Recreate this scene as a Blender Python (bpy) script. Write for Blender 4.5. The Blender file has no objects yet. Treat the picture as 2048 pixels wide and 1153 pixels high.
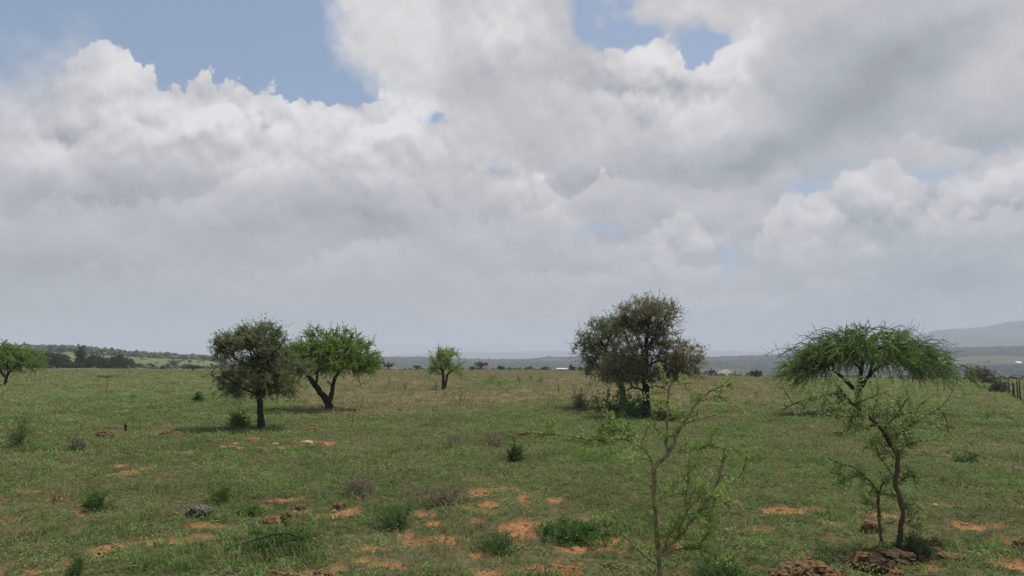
import bpy, math
import numpy as np
from math import radians, sin, cos, pi, sqrt, atan2, hypot

RNG = np.random.default_rng
scene = bpy.context.scene
COL = scene.collection

# ------------------------------------------------------------------ camera
F = 2048 * 26 / 36.0            # focal length in photo pixels
CZ = 2.5                        # eye height
HY = 716.0                      # horizon row
TH = math.atan((HY - 576.5) / F)

def ray(px, py):
    x = (px - 1024) / F; v = (576.5 - py) / F
    return np.array([x, cos(TH) - v * sin(TH), sin(TH) + v * cos(TH)])

def azel(px, py):
    d = ray(px, py); d = d / np.linalg.norm(d)
    return atan2(d[0], d[1]), math.asin(d[2])

cam = bpy.data.cameras.new('camera'); cam.lens = 26; cam.sensor_width = 36
cam.clip_start = 0.1; cam.clip_end = 60000
co = bpy.data.objects.new('camera', cam); COL.objects.link(co)
co.location = (0, 0, CZ); co.rotation_euler = (pi / 2 + TH, 0, 0)
scene.camera = co

# ------------------------------------------------------------------ numpy noise
_g = RNG(7)
_perm = _g.permutation(256); _perm = np.concatenate([_perm, _perm, _perm])
_grad = _g.normal(size=(256, 2)); _grad /= np.linalg.norm(_grad, axis=1)[:, None]

def perlin(x, y):
    x = np.asarray(x, float); y = np.asarray(y, float)
    xi = np.floor(x).astype(int); yi = np.floor(y).astype(int)
    xf = x - xi; yf = y - yi; xi &= 255; yi &= 255
    u = xf * xf * xf * (xf * (xf * 6 - 15) + 10); v = yf * yf * yf * (yf * (yf * 6 - 15) + 10)
    def g(ix, iy, dx, dy):
        h = _perm[_perm[ix] + iy]; gr = _grad[h]
        return gr[..., 0] * dx + gr[..., 1] * dy
    a = g(xi, yi, xf, yf); b = g(xi + 1 & 255, yi, xf - 1, yf)
    c = g(xi, yi + 1 & 255, xf, yf - 1); d = g(xi + 1 & 255, yi + 1 & 255, xf - 1, yf - 1)
    return (a + u * (b - a)) * (1 - v) + (c + u * (d - c)) * v

def fbm(x, y, o=4, gain=0.5, seed=0):
    s = 0; a = 1.0; x = np.asarray(x) + seed * 17.31; y = np.asarray(y) - seed * 9.77
    for i in range(o):
        s = s + a * perlin(x, y); x = x * 2.03 + 3.1; y = y * 2.03 + 5.7; a *= gain
    return s

def sstep(a, b, x):
    t = np.clip((np.asarray(x, float) - a) / (b - a), 0, 1); return t * t * (3 - 2 * t)

# ------------------------------------------------------------------ terrain
_ct = np.array([(-1400, 260, 738), (400, 250, 740), (760, 230, 742), (1100, 220, 742), (1300, 200, 748),
                (1450, 180, 755), (1900, 135, 763), (3000, 120, 766)], float)
_caz = np.array([azel(p[0], HY)[0] for p in _ct]); _cd = _ct[:, 1]
_cz = np.array([CZ - math.tan(-azel(p[0], p[2])[1]) * p[1] for p in _ct])
_ht = np.array([(-1400, 690), (0, 700), (90, 701), (165, 702), (205, 706), (250, 709), (300, 712), (340, 714), (420, 716)], float)
_haz = np.array([azel(p[0], HY)[0] for p in _ht]); _hz = np.array([CZ + (HY - p[1]) / F * 900 for p in _ht])

def H(x, y):
    x = np.asarray(x, float); y = np.asarray(y, float)
    r = np.hypot(x, y); az = np.arctan2(x, y)
    d = np.interp(az, _caz, _cd); zc = np.interp(az, _caz, _cz)
    z = zc * np.clip((r - 45) / (d - 45), 0, 1) ** 1.25
    t = np.clip(r - d, 0, None)
    left = 1 - sstep(azel(400, HY)[0], azel(560, HY)[0], az)
    left = left * sstep(-2.2, -1.6, az)
    hz = np.interp(az, _haz, _hz)
    fall = zc - 0.012 * t - 28 * sstep(0, 700, t)
    fall = np.maximum(fall, -32)
    rise = zc + (hz - zc) * sstep(0, 640, t) - 40 * sstep(900, 2200, r) * 1.0
    z = np.where(r > d, fall * (1 - left) + rise * left, z)
    z = z + 0.06 * perlin(x / 7.0, y / 7.0) * sstep(3, 12, r) + 0.12 * perlin(x / 23.0, y / 23.0) * sstep(20, 60, r)
    return z

def G(px, py):
    """ground point seen at a photo pixel"""
    d = ray(px, py); lo = 2.0
    t = np.linspace(3, 400, 6000)
    z = CZ + d[2] * t - H(d[0] * t, d[1] * t)
    k = np.argmax(z < 0)
    if z[k] >= 0: k = len(t) - 1
    tt = t[k]; x, y = d[0] * tt, d[1] * tt
    return np.array([x, y, float(H(x, y))])

def P3(px, py, D):
    d = ray(px, py); t = D / d[1]
    return np.array([d[0] * t, D, CZ + d[2] * t])

def AT(px, R):
    """ground point at distance R below pixel column px"""
    a = azel(px, HY)[0]; x, y = R * sin(a), R * cos(a)
    return np.array([x, y, float(H(x, y))])

# surface character fields: (px, py, rx, ry, weight) ellipses laid on the ground by where they lie in the field
def patches(lst):
    out = []
    for (px, py, rx, ry, w) in lst:
        c = G(px, py); a = G(px + rx, py); b = G(px, py + ry) if py + ry < 1400 else c; b2 = G(px, py - ry)
        out.append((c[0], c[1], max(abs(a[0] - c[0]), .1), max(abs(b2[1] - b[1]) / 2, .12), w))
    return out
SOIL = patches([(960, 987, 22, 7, 1), (1048, 998, 12, 8, 1), (1113, 999, 14, 5, .8), (975, 1010, 20, 6, .9), (1040, 1057, 36, 17, 1.1),
    (965, 1045, 20, 10, .7), (1572, 1023, 64, 7, 1.3), (845, 1027, 28, 8, .9), (868, 1051, 16, 9, .9), (578, 998, 26, 4, .9), (268, 943, 22, 6, 1), (250, 930, 8, 5, .9),
    (880, 1082, 60, 9, .8), (1085, 1142, 70, 10, 1), (430, 1052, 70, 5, .75), (345, 1082, 45, 10, .7), (395, 1075, 30, 10, .5), (230, 1095, 34, 8, .7),
    (130, 1125, 46, 8, .7), (640, 1142, 60, 14, .7), (1200, 1090, 70, 14, .8), (1390, 1125, 40, 8, .9), (1360, 1125, 26, 8, .7), (1950, 1052, 60, 8, .85), (2030, 1130, 40, 14, 1.2),
    (1750, 1030, 30, 8, .6), (1690, 1045, 40, 6, .6), (2020, 1085, 50, 8, .7), (1800, 1110, 50, 18, .8), (1600, 1115, 50, 12, .6), (790, 1135, 60, 10, .5), (1140, 1095, 40, 8, .6),
    (640, 888, 34, 5, .9), (480, 890, 40, 8, .8), (560, 895, 30, 6, .8), (330, 865, 26, 3, .9), (345, 905, 34, 4, .8), (205, 868, 22, 4, .7), (500, 880, 28, 4, .7),
    (600, 1030, 60, 12, .8), (700, 1030, 40, 12, .8), (540, 1015, 30, 8, .5), (950, 1020, 50, 6, .5), (1080, 868, 22, 4, .8), (625, 858, 14, 2.5, .8), (1860, 905, 30, 6, .3),
    (960, 885, 40, 5, .45), (890, 872, 40, 4, .45), (1230, 1020, 30, 6, .5), (1500, 1060, 50, 7, .45), (10, 1150, 60, 16, .9), (60, 985, 40, 6, .6), (150, 1010, 50, 5, .5), (30, 1040, 50, 6, .5),
    (1000, 1150, 60, 8, .7), (470, 1110, 50, 8, .5), (740, 1100, 50, 6, .6), (1270, 1060, 40, 6, .5), (650, 1130, 40, 8, .6), (1330, 1085, 30, 8, .5)])
LUSH = patches([(1200, 903, 85, 22, 1), (1300, 905, 60, 12, .6), (1490, 862, 60, 10, .8), (230, 797, 60, 6, .9), (1000, 766, 70, 6, .8), (2010, 960, 70, 26, .9), (1700, 950, 200, 40, .35),
    (100, 885, 120, 16, .5), (620, 965, 90, 20, .6), (1100, 845, 140, 16, .5), (530, 1025, 30, 10, .6), (60, 960, 90, 24, .4), (1250, 860, 120, 16, .6)])
DARK = patches([(1240, 815, 80, 22, 1)])

def field_sum(lst, x, y, warp=.35):
    s = np.zeros_like(x)
    for (cx, cy, rx, ry, w) in lst:
        q = np.sqrt(((x - cx) / rx) ** 2 + ((y - cy) / ry) ** 2)
        s = np.maximum(s, w * np.clip(1.45 - q * .9, 0, 1.2))
    return s

def fields(x, y):
    x = np.asarray(x, float); y = np.asarray(y, float)
    r = np.hypot(x, y)
    n1 = fbm(x / .55, y / .55, 4, seed=1); n2 = fbm(x / 4, y / 4, 4, seed=2); n3 = fbm(x / 14, y / 18, 4, seed=3)
    s = field_sum(SOIL, x, y)
    near = 1 - sstep(13, 24, r)
    soil = sstep(.42, .95, s * .9 + n1 * 1.1 + n2 * .25 + .10 * near) * sstep(.05, .2, s + .12)
    soil = np.maximum(soil, sstep(.62, .8, n1 * .8 + n2 * .5 + .18 * near))
    az = np.arctan2(x, y)
    # dry straw grass over the middle of the field, further than ~30 m
    mid = sstep(-.33, -.2, az + .08 * n3) * (1 - .75 * sstep(.24, .42, az + .08 * n3))
    dry = mid * sstep(26, 60, r + 22 * n3 + 10 * n2) + .25 * sstep(60, 200, r)
    dry = np.maximum(dry * 1.05, .42 * sstep(40, 75, r)) + n3 * .25 + n2 * .3 + .12 * (1 - near) + near * np.clip(.16 + .6 * n2 + .4 * n1, 0, .7) * sstep(20, 9, r)
    dry = np.clip(dry, 0, 1) * (1 - .15 * near); dry = np.where((az < -.2) & (r > 262), .2, dry)
    l = field_sum(LUSH, x, y)
    lush = np.clip(l + n2 * .25 - .1, 0, 1)
    dry = dry * (1 - .85 * np.clip(l, 0, 1))
    return soil, np.clip(dry, 0, 1), lush

# ------------------------------------------------------------------ materials
class NT:
    def __init__(s, tree): s.t = tree; s.n = tree.nodes; s.l = tree.links
    def put(s, sock, v):
        if v is None: return
        if isinstance(v, bpy.types.NodeSocket): s.l.new(v, sock)
        else:
            if isinstance(v, (tuple, list)) and len(v) == 3 and sock.type == 'RGBA': v = (*v, 1)
            sock.default_value = v
    def m(s, op, a, b=None, c=None, clamp=False):
        n = s.n.new('ShaderNodeMath'); n.operation = op; n.use_clamp = clamp
        for i, v in enumerate((a, b, c)):
            if v is not None: s.put(n.inputs[i], v)
        return n.outputs[0]
    def vm(s, op, a, b=None, sc=None):
        n = s.n.new('ShaderNodeVectorMath'); n.operation = op
        s.put(n.inputs[0], a)
        if b is not None: s.put(n.inputs[1], b)
        if sc is not None: s.put(n.inputs['Scale'], sc)
        return n.outputs['Value'] if op in ('DOT_PRODUCT', 'LENGTH') else n.outputs[0]
    def noise(s, vec, scale, detail=4, rough=.5, col=False, lac=2.0):
        n = s.n.new('ShaderNodeTexNoise')
        if vec is not None: s.put(n.inputs['Vector'], vec)
        n.inputs['Scale'].default_value = scale; n.inputs['Detail'].default_value = detail
        n.inputs['Roughness'].default_value = rough; n.inputs['Lacunarity'].default_value = lac
        return n.outputs['Color' if col else 'Fac']
    def rng(s, v, a, b, c=0.0, d=1.0, smooth=True):
        n = s.n.new('ShaderNodeMapRange'); n.interpolation_type = 'SMOOTHSTEP' if smooth else 'LINEAR'
        s.put(n.inputs[0], v); 
        for i, q in enumerate((a, b, c, d)): s.put(n.inputs[i + 1], q)
        return n.outputs[0]
    def mix(s, f, a, b):
        n = s.n.new('ShaderNodeMix'); n.data_type = 'RGBA'
        s.put(n.inputs[0], f); s.put(n.inputs[6], a); s.put(n.inputs[7], b)
        return n.outputs[2]
    def attr(s, name):
        n = s.n.new('ShaderNodeAttribute'); n.attribute_name = name; return n.outputs['Fac']
    def pos(s): return s.n.new('ShaderNodeNewGeometry').outputs['Position']

def newmat(name):
    m = bpy.data.materials.new(name); m.use_nodes = True; m.node_tree.nodes.clear()
    t = NT(m.node_tree); out = t.n.new('ShaderNodeOutputMaterial'); return m, t, out

def surf(t, out, col, rough=.9, bump=None, bstr=.5, bdist=.02, transl=0., tcol=None, spec=.15):
    p = t.n.new('ShaderNodeBsdfPrincipled'); t.put(p.inputs['Base Color'], col); t.put(p.inputs['Roughness'], rough)
    p.inputs['Specular IOR Level'].default_value = spec
    if bump is not None:
        b = t.n.new('ShaderNodeBump'); t.put(b.inputs['Height'], bump); b.inputs['Strength'].default_value = bstr
        b.inputs['Distance'].default_value = bdist; t.l.new(b.outputs[0], p.inputs['Normal'])
    sh = p.outputs[0]
    if transl:
        tr = t.n.new('ShaderNodeBsdfTranslucent'); t.put(tr.inputs[0], tcol if tcol is not None else col)
        mx = t.n.new('ShaderNodeMixShader'); mx.inputs[0].default_value = transl
        t.l.new(sh, mx.inputs[1]); t.l.new(tr.outputs[0], mx.inputs[2]); sh = mx.outputs[0]
    t.l.new(sh, out.inputs['Surface'])

def leaf_mat(name, a, b, transl=.35):
    m, t, o = newmat(name); c = t.mix(t.attr('var'), a, b)
    surf(t, o, c, .6, transl=transl, spec=.2); return m

def bark_mat(name, a, b, scale=9):
    m, t, o = newmat(name); n = t.noise(t.vm('MULTIPLY', t.pos(), (1, 1, .25)), scale * 4, 6, .65)
    n2 = t.noise(t.pos(), scale * .6, 3)
    c = t.mix(t.rng(t.m('ADD', t.m('MULTIPLY', n, .6), t.m('MULTIPLY', n2, .4)), .35, .65), a, b)
    surf(t, o, c, .95, bump=n, bstr=.9, bdist=.02); return m

def flat_mat(name, a, b, scale=2., rough=.9):
    m, t, o = newmat(name); n = t.noise(t.pos(), scale, 6, .6)
    surf(t, o, t.mix(t.rng(n, .3, .7), a, b), rough, bump=n, bstr=.3, bdist=.03); return m

GRASS_A, GRASS_B = (.080, .155, .036), (.32, .43, .145)
DRY_A, DRY_B = (.21, .17, .09), (.36, .30, .18)
LUSH_C = (.10, .21, .035)

def ground_mat():
    m, t, o = newmat('ground')
    p = t.pos(); soil, dry, lush, far = t.attr('soil'), t.attr('dry'), t.attr('lush'), t.attr('far')
    n1 = t.noise(p, 9, 8, .65); n2 = t.noise(p, 1.3, 5, .6); n3 = t.noise(p, 40, 4, .6)
    soilc = t.mix(t.rng(t.m('ADD', t.m('MULTIPLY', n2, .5), t.m('MULTIPLY', n1, .5)), .40, .58), (.37, .185, .085), (.20, .095, .045))
    soilc = t.mix(t.m('MULTIPLY', t.rng(n3, .5, .72), .5), soilc, (.50, .27, .13))
    thatch = t.mix(t.rng(n1, .38, .62), (.030, .045, .014), (.115, .10, .048))
    thatch = t.mix(t.m('MULTIPLY', lush, .6), thatch, (.08, .13, .035))
    thatch = t.mix(t.m('MULTIPLY', dry, .7), thatch, (.21, .165, .095))
    n4 = t.noise(t.vm('MULTIPLY', p, (1, .35, 1)), .35, 8, .7)
    farg = t.mix(t.rng(n4, .35, .65), (.075, .118, .042), (.14, .17, .07))
    fard = t.mix(t.rng(n4, .35, .65), (.19, .155, .085), (.26, .21, .125))
    fc = t.mix(dry, farg, fard)
    g = t.mix(far, thatch, fc)
    s2 = t.rng(t.m('ADD', soil, t.m('MULTIPLY', t.m('SUBTRACT', n1, .5), 1.8)), .15, .95)
    g = t.mix(t.rng(soil, .02, .3, 0, .7), g, (.17, .105, .055)); c = t.mix(s2, g, soilc)
    h = t.m('ADD', t.m('MULTIPLY', n1, .7), t.m('MULTIPLY', n3, .3))
    surf(t, o, c, 1., bump=h, bstr=.9, bdist=.04, spec=.05); return m

def grass_mat():
    m, t, o = newmat('grass'); v, dry, lush = t.attr('var'), t.attr('dry'), t.attr('lush')
    g = t.mix(v, GRASS_A, GRASS_B); g = t.mix(t.m('MULTIPLY', lush, .8), g, LUSH_C)
    d = t.mix(v, DRY_A, DRY_B); c = t.mix(dry, g, d)
    surf(t, o, c, .7, transl=.4, spec=.15); return m

M = dict(ground=ground_mat(), grass=grass_mat(),
    bark_dark=bark_mat('dark_bark', (.022, .019, .016), (.06, .050, .042)),
    bark_tan=bark_mat('tan_bark', (.13, .10, .055), (.40, .32, .18), 14),
    bark_red=bark_mat('red_bark', (.075, .048, .032), (.19, .12, .08), 14),
    bark_pale=bark_mat('pale_bark', (.13, .10, .05), (.44, .36, .19), 14),
    twig=bark_mat('twig', (.075, .066, .045), (.17, .15, .10)),
    leaf_olive=leaf_mat('olive_leaves', (.11, .14, .055), (.31, .34, .17), .45),
    leaf_gold=leaf_mat('golden_olive_leaves', (.12, .125, .06), (.37, .34, .19), .45),
    leaf_bright=leaf_mat('bright_leaves', (.12, .20, .038), (.29, .41, .10), .5),
    leaf_green=leaf_mat('green_leaves', (.095, .175, .042), (.26, .37, .105), .5),
    leaf_young=leaf_mat('young_leaves', (.15, .26, .05), (.38, .50, .14)),
    leaf_pale=leaf_mat('pale_leaves', (.14, .23, .065), (.35, .44, .16)),
    leaf_dark=leaf_mat('dark_leaves', (.03, .055, .022), (.08, .12, .045)),
    leaf_grey=leaf_mat('grey_leaves', (.09, .10, .065), (.16, .155, .105)),
    leaf_bush=leaf_mat('bush_leaves', (.06, .13, .032), (.15, .25, .07), .45),
    straw=leaf_mat('straw_stems', (.22, .17, .10), (.40, .33, .22)),
    rock=flat_mat('brown_rock', (.07, .040, .020), (.23, .135, .065), 14),
    rock_red=flat_mat('red_rock', (.14, .07, .042), (.30, .155, .09), 14),
    rock_pale=flat_mat('pale_rock', (.28, .20, .11), (.48, .40, .26), 12),
    rock_dark=flat_mat('dark_rock', (.04, .026, .015), (.13, .085, .05), 12),
    rock_lichen=flat_mat('lichen_rock', (.03, .028, .024), (.20, .19, .165), 26),
    post=flat_mat('post_wood', (.05, .042, .036), (.10, .085, .07), 12),
    wire=flat_mat('wire', (.12, .12, .12), (.2, .2, .2)),
    white=flat_mat('white_sheet', (.74, .75, .76), (.82, .82, .82), .8, .5),
    pale_sheet=flat_mat('pale_sheet', (.50, .51, .52), (.58, .58, .58), .8, .6),
    ochre=flat_mat('ochre_wall', (.42, .33, .18), (.55, .45, .28), .8),
    brick=flat_mat('brick_wall', (.26, .12, .085), (.36, .20, .15), .8),
    pink=flat_mat('pinkish_roof', (.45, .33, .31), (.62, .52, .50), .8),
    grey_roof=flat_mat('grey_roof', (.26, .25, .24), (.34, .33, .32), .8),
    dark_roof=flat_mat('dark_roof', (.05, .05, .05), (.09, .09, .085), .8),
    pale_wall=flat_mat('pale_wall', (.42, .40, .36), (.52, .50, .46), .8),
    open_dark=flat_mat('dark_opening', (.02, .02, .02), (.035, .035, .035), 2))

# ------------------------------------------------------------------ mesh helpers
def raw_mesh(name, V, Fs, mat, attrs=None, smooth=False):
    """V (n,3), Fs: (m,k) int array or list of such arrays"""
    if not isinstance(Fs, list): Fs = [Fs]
    Fs = [np.asarray(f, dtype=np.int32) for f in Fs if len(f)]
    V = np.asarray(V, dtype=np.float32)
    me = bpy.data.meshes.new(name); me.vertices.add(len(V)); me.vertices.foreach_set('co', V.ravel())
    nl = sum(f.size for f in Fs); me.loops.add(nl)
    me.loops.foreach_set('vertex_index', np.concatenate([f.ravel() for f in Fs]))
    tot = np.concatenate([np.full(len(f), f.shape[1], np.int32) for f in Fs])
    st = np.concatenate([[0], np.cumsum(tot)[:-1]]).astype(np.int32)
    me.polygons.add(len(tot)); me.polygons.foreach_set('loop_start', st); me.polygons.foreach_set('loop_total', tot)
    me.polygons.foreach_set('use_smooth', np.full(len(tot), smooth))
    for k, a in (attrs or {}).items():
        at = me.attributes.new(k, 'FLOAT', 'POINT'); at.data.foreach_set('value', np.asarray(a, np.float32))
    me.update(calc_edges=True); me.materials.append(mat); return me

class MB:
    """collects geometry for one mesh object"""
    def __init__(s): s.V = []; s.F3 = []; s.F4 = []; s.A = []; s.n = 0
    def add(s, V, F3=None, F4=None, var=0.5):
        V = np.asarray(V, float); k = len(V)
        s.V.append(V); s.A.append(np.broadcast_to(np.asarray(var, float), (k,)))
        if F3 is not None and len(F3): s.F3.append(np.asarray(F3) + s.n)
        if F4 is not None and len(F4): s.F4.append(np.asarray(F4) + s.n)
        s.n += k
    def tube(s, P, R, n=6, var=.5, cap=True):
        P = np.asarray(P, float); R = np.asarray(R, float) * np.ones(len(P)); k = len(P)
        if k < 2: return
        T = np.gradient(P, axis=0); T /= np.linalg.norm(T, axis=1)[:, None] + 1e-9
        ref = np.array([.31, .22, .93]) if abs(T[0, 2]) < .8 else np.array([1., .1, .05])
        V = []
        for i in range(k):
            a = np.cross(T[i], ref); a /= np.linalg.norm(a) + 1e-9; b = np.cross(T[i], a); ref = np.cross(a, T[i])
            th = np.arange(n) * 2 * pi / n
            V.append(P[i] + R[i] * (np.cos(th)[:, None] * a + np.sin(th)[:, None] * b))
        V = np.concatenate(V); j = np.arange(n); j2 = (j + 1) % n; F = []
        for i in range(k - 1): F.append(np.stack([i * n + j, i * n + j2, (i + 1) * n + j2, (i + 1) * n + j], 1))
        F3 = None
        if cap:
            V = np.vstack([V, P[-1:] + T[-1] * R[-1] * .5]); t = len(V) - 1
            F3 = np.stack([(k - 1) * n + j, (k - 1) * n + j2, np.full(n, t)], 1)
        s.add(V, F3, np.concatenate(F), var)
    def box(s, c, size, rz=0., var=.5):
        x, y, z = np.array(size) / 2
        V = np.array([[-x, -y, -z], [x, -y, -z], [x, y, -z], [-x, y, -z], [-x, -y, z], [x, -y, z], [x, y, z], [-x, y, z]])
        R = np.array([[cos(rz), -sin(rz), 0], [sin(rz), cos(rz), 0], [0, 0, 1]])
        s.add(V @ R.T + np.asarray(c), None, [[0, 3, 2, 1], [4, 5, 6, 7], [0, 1, 5, 4], [1, 2, 6, 5], [2, 3, 7, 6], [3, 0, 4, 7]], var)
    def leaves(s, P, D, L, W, var, rng):
        """rhombus leaves: bases P, directions D, lengths, widths"""
        n = len(P)
        if not n: return
        D = D / (np.linalg.norm(D, axis=1)[:, None] + 1e-9)
        r = rng.normal(size=(n, 3)); S = np.cross(D, r); S /= np.linalg.norm(S, axis=1)[:, None] + 1e-9
        L = (L * np.ones(n))[:, None]; W = (W * np.ones(n))[:, None]
        V = np.stack([P, P + D * L * .5 + S * W * .5, P + D * L, P + D * L * .5 - S * W * .5], 1).reshape(-1, 3)
        F = np.arange(4 * n).reshape(n, 4)
        s.add(V, None, F, np.repeat(var * np.ones(n), 4))
    def mesh(s, name, mat, origin=(0, 0, 0), smooth=False):
        V = np.concatenate(s.V) - np.asarray(origin)
        Fs = []
        if s.F3: Fs.append(np.concatenate(s.F3))
        if s.F4: Fs.append(np.concatenate(s.F4))
        return raw_mesh(name, V, Fs, mat, {'var': np.concatenate(s.A)}, smooth)

def obj(name, me, parent=None, loc=(0, 0, 0)):
    o = bpy.data.objects.new(name, me); COL.objects.link(o); o.location = tuple(loc)
    if parent: o.parent = parent
    return o
def tag(o, label, cat, group=None):
    o['label'] = label; o['category'] = cat
    if group: o['group'] = group
    return o
def thing(name, loc, label, cat, group=None):
    return tag(obj(name, None, None, loc), label, cat, group)
def part(name, mb, mat, root, smooth=False):
    return obj(name, mb.mesh(name, mat, root.location[:] if root else (0, 0, 0), smooth), root)

# ------------------------------------------------------------------ trees
def resample(P, step):
    P = np.asarray(P, float); d = np.r_[0, np.cumsum(np.linalg.norm(np.diff(P, axis=0), axis=1))]
    n = max(2, int(d[-1] / step) + 1); q = np.linspace(0, d[-1], n)
    # smooth through the given points
    out = np.stack([np.interp(q, d, P[:, i]) for i in range(3)], 1)
    if n > 4:
        for _ in range(2): out[1:-1] = out[1:-1] * .5 + (out[:-2] + out[2:]) * .25
    return out

class Skel:
    def __init__(s): s.P = []; s.par = []; s.len = []; s.fix = []; s.tips = []
    def node(s, p, par, fix=None):
        s.P.append(np.asarray(p, float)); s.par.append(par); s.fix.append(fix)
        s.len.append(0 if par < 0 else s.len[par] + np.linalg.norm(s.P[-1] - s.P[par])); return len(s.P) - 1
    def limb(s, pts, r0=None, r1=None, step=.2, jit=.0, rng=None):
        P = resample(pts, step)
        if s.P:
            A = np.array(s.P); par = int(np.argmin(((A - P[0]) ** 2).sum(1)))
        else: par = -1
        n = len(P)
        for i, p in enumerate(P):
            if par >= 0 and i == 0: continue
            if jit and 0 < i < n - 1: p = p + rng.normal(size=3) * jit
            fx = None if r0 is None else r0 + (r1 - r0) * i / (n - 1)
            par = s.node(p, par, fx)
        return par
    def grow(s, A, rng, bf=.3, step=.22, jit=.03, bend=.35, minlen=0.):
        """attach attractor points by short paths to the skeleton"""
        A = np.asarray(A); base = np.array(s.P); L = np.array(s.len)
        d = np.array([np.sqrt(((base - a) ** 2).sum(1)).min() for a in A]); A = A[np.argsort(d)]
        buf = np.zeros((len(s.P) + len(A) * 14, 3)); ln = np.zeros(len(buf)); k = len(s.P); buf[:k] = base; ln[:k] = L
        for a in A:
            dist = np.sqrt(((buf[:k] - a) ** 2).sum(1)); c = dist + bf * ln[:k] + np.where(ln[:k] < minlen, 9, 0)
            j = int(np.argmin(c)); dd = dist[j]; n = int(min(12, max(1, round(dd / step))))
            p0 = buf[j]; pp = s.par[j]; dr = (p0 - s.P[pp]) if pp >= 0 else np.array([0, 0, 1.])
            dr = dr / (np.linalg.norm(dr) + 1e-9); c1 = p0 + dr * dd * bend
            par = j
            for i in range(1, n + 1):
                t = i / n; p = (1 - t) ** 2 * p0 + 2 * t * (1 - t) * c1 + t * t * a
                if i < n: p = p + rng.normal(size=3) * jit * min(1, dd)
                par = s.node(p, par); buf[k] = p; ln[k] = s.len[par]; k += 1
            s.tips.append(par)
    def radii(s, rtip, rtrunk):
        n = len(s.P); cnt = np.zeros(n); kids = [0] * n
        for i in range(n):
            if s.par[i] >= 0: kids[s.par[i]] += 1
        for i in range(n - 1, -1, -1):
            if kids[i] == 0: cnt[i] += 1
            if s.par[i] >= 0: cnt[s.par[i]] += cnt[i]
        ex = math.log(max(rtrunk / rtip, 1.01)) / math.log(max(cnt[0], 2))
        r = rtip * cnt ** ex
        for i in range(n):
            if s.fix[i] is not None: r[i] = max(s.fix[i], r[i] if s.fix[i] <= 0 else 0)
        return r
    def mesh_into(s, mb, r, sides=6, rmin=0.):
        n = len(s.P); ch = [[] for _ in range(n)]
        for i in range(n):
            if s.par[i] >= 0: ch[s.par[i]].append(i)
        for c in ch: c.sort(key=lambda q: -r[q])
        starts = [0]
        while starts:
            i = starts.pop(); chain = [s.par[i]] if s.par[i] >= 0 else []; rr = [min(r[i], r[s.par[i]])] if chain else []
            while True:
                chain.append(i); rr.append(r[i])
                if not ch[i]: break
                starts.extend(ch[i][1:]); i = ch[i][0]
            rr = np.maximum(rr, rmin)
            ns = sides if max(rr) > .02 else 4 if max(rr) > .008 else 3
            mb.tube([s.P[q] for q in chain], rr, ns)

def blob_points(blobs, dens, rng, lowcut=None, shell=.45, gap=None):
    """blobs: (centre, radii, weight); sample points in ellipsoids biased to the shell"""
    out = []
    for c, rad, w in blobs:
        n = int(dens * w * rad[0] * rad[1] * rad[2] * 4.2)
        d = rng.normal(size=(n, 3)); d /= np.linalg.norm(d, axis=1)[:, None]
        out.append(np.asarray(c) + d * (rng.random(n) ** shell)[:, None] * np.asarray(rad))
    A = np.concatenate(out)
    if gap is not None: A = A[perlin(A[:, 0] * 1.25 + A[:, 1] * .8, A[:, 2] * 1.5 - A[:, 1] * .6) > gap]
    if lowcut is not None: A = A[lowcut(A)]
    return A

def small_leaf_foliage(lv, tw, sk, cen, rng, ntw=5, tl=.3, nl=8, size=.035, clump=.25, upb=.15, spread=.8, width=.55, r=.004):
    for tp in sk.tips:
        p = sk.P[tp]; pp = sk.P[sk.par[tp]]; d0 = p - pp; d0 /= np.linalg.norm(d0) + 1e-9
        o = p - cen; o /= np.linalg.norm(o) + 1e-9
        cv = rng.random() * clump * 2 - clump
        for _ in range(ntw):
            d = d0 * .5 + o * .6 + rng.normal(size=3) * spread + np.array([0, 0, upb]); d /= np.linalg.norm(d)
            L = tl * (.4 + rng.random() ** 1.5 * 1.1); bend = rng.normal(size=3) * .35; bend[2] -= .1
            t = np.linspace(0, 1, 4)[:, None]; P = p + d * L * t + bend * L * t * t
            tw.tube(P, np.linspace(r, r * .4, 4), 3, cap=False)
            tt = rng.random(nl) ** .7; Q = p + d * L * tt[:, None] + bend * L * (tt * tt)[:, None]
            Q = Q + rng.normal(size=(nl, 3)) * .018
            lv.leaves(Q, rng.normal(size=(nl, 3)) + d * .7 + [0, 0, .3], size * (.6 + .8 * rng.random(nl)), size * width * (.7 + .6 * rng.random(nl)),
                      np.clip(.5 + cv + rng.normal(size=nl) * .22, 0, 1), rng)

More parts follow.
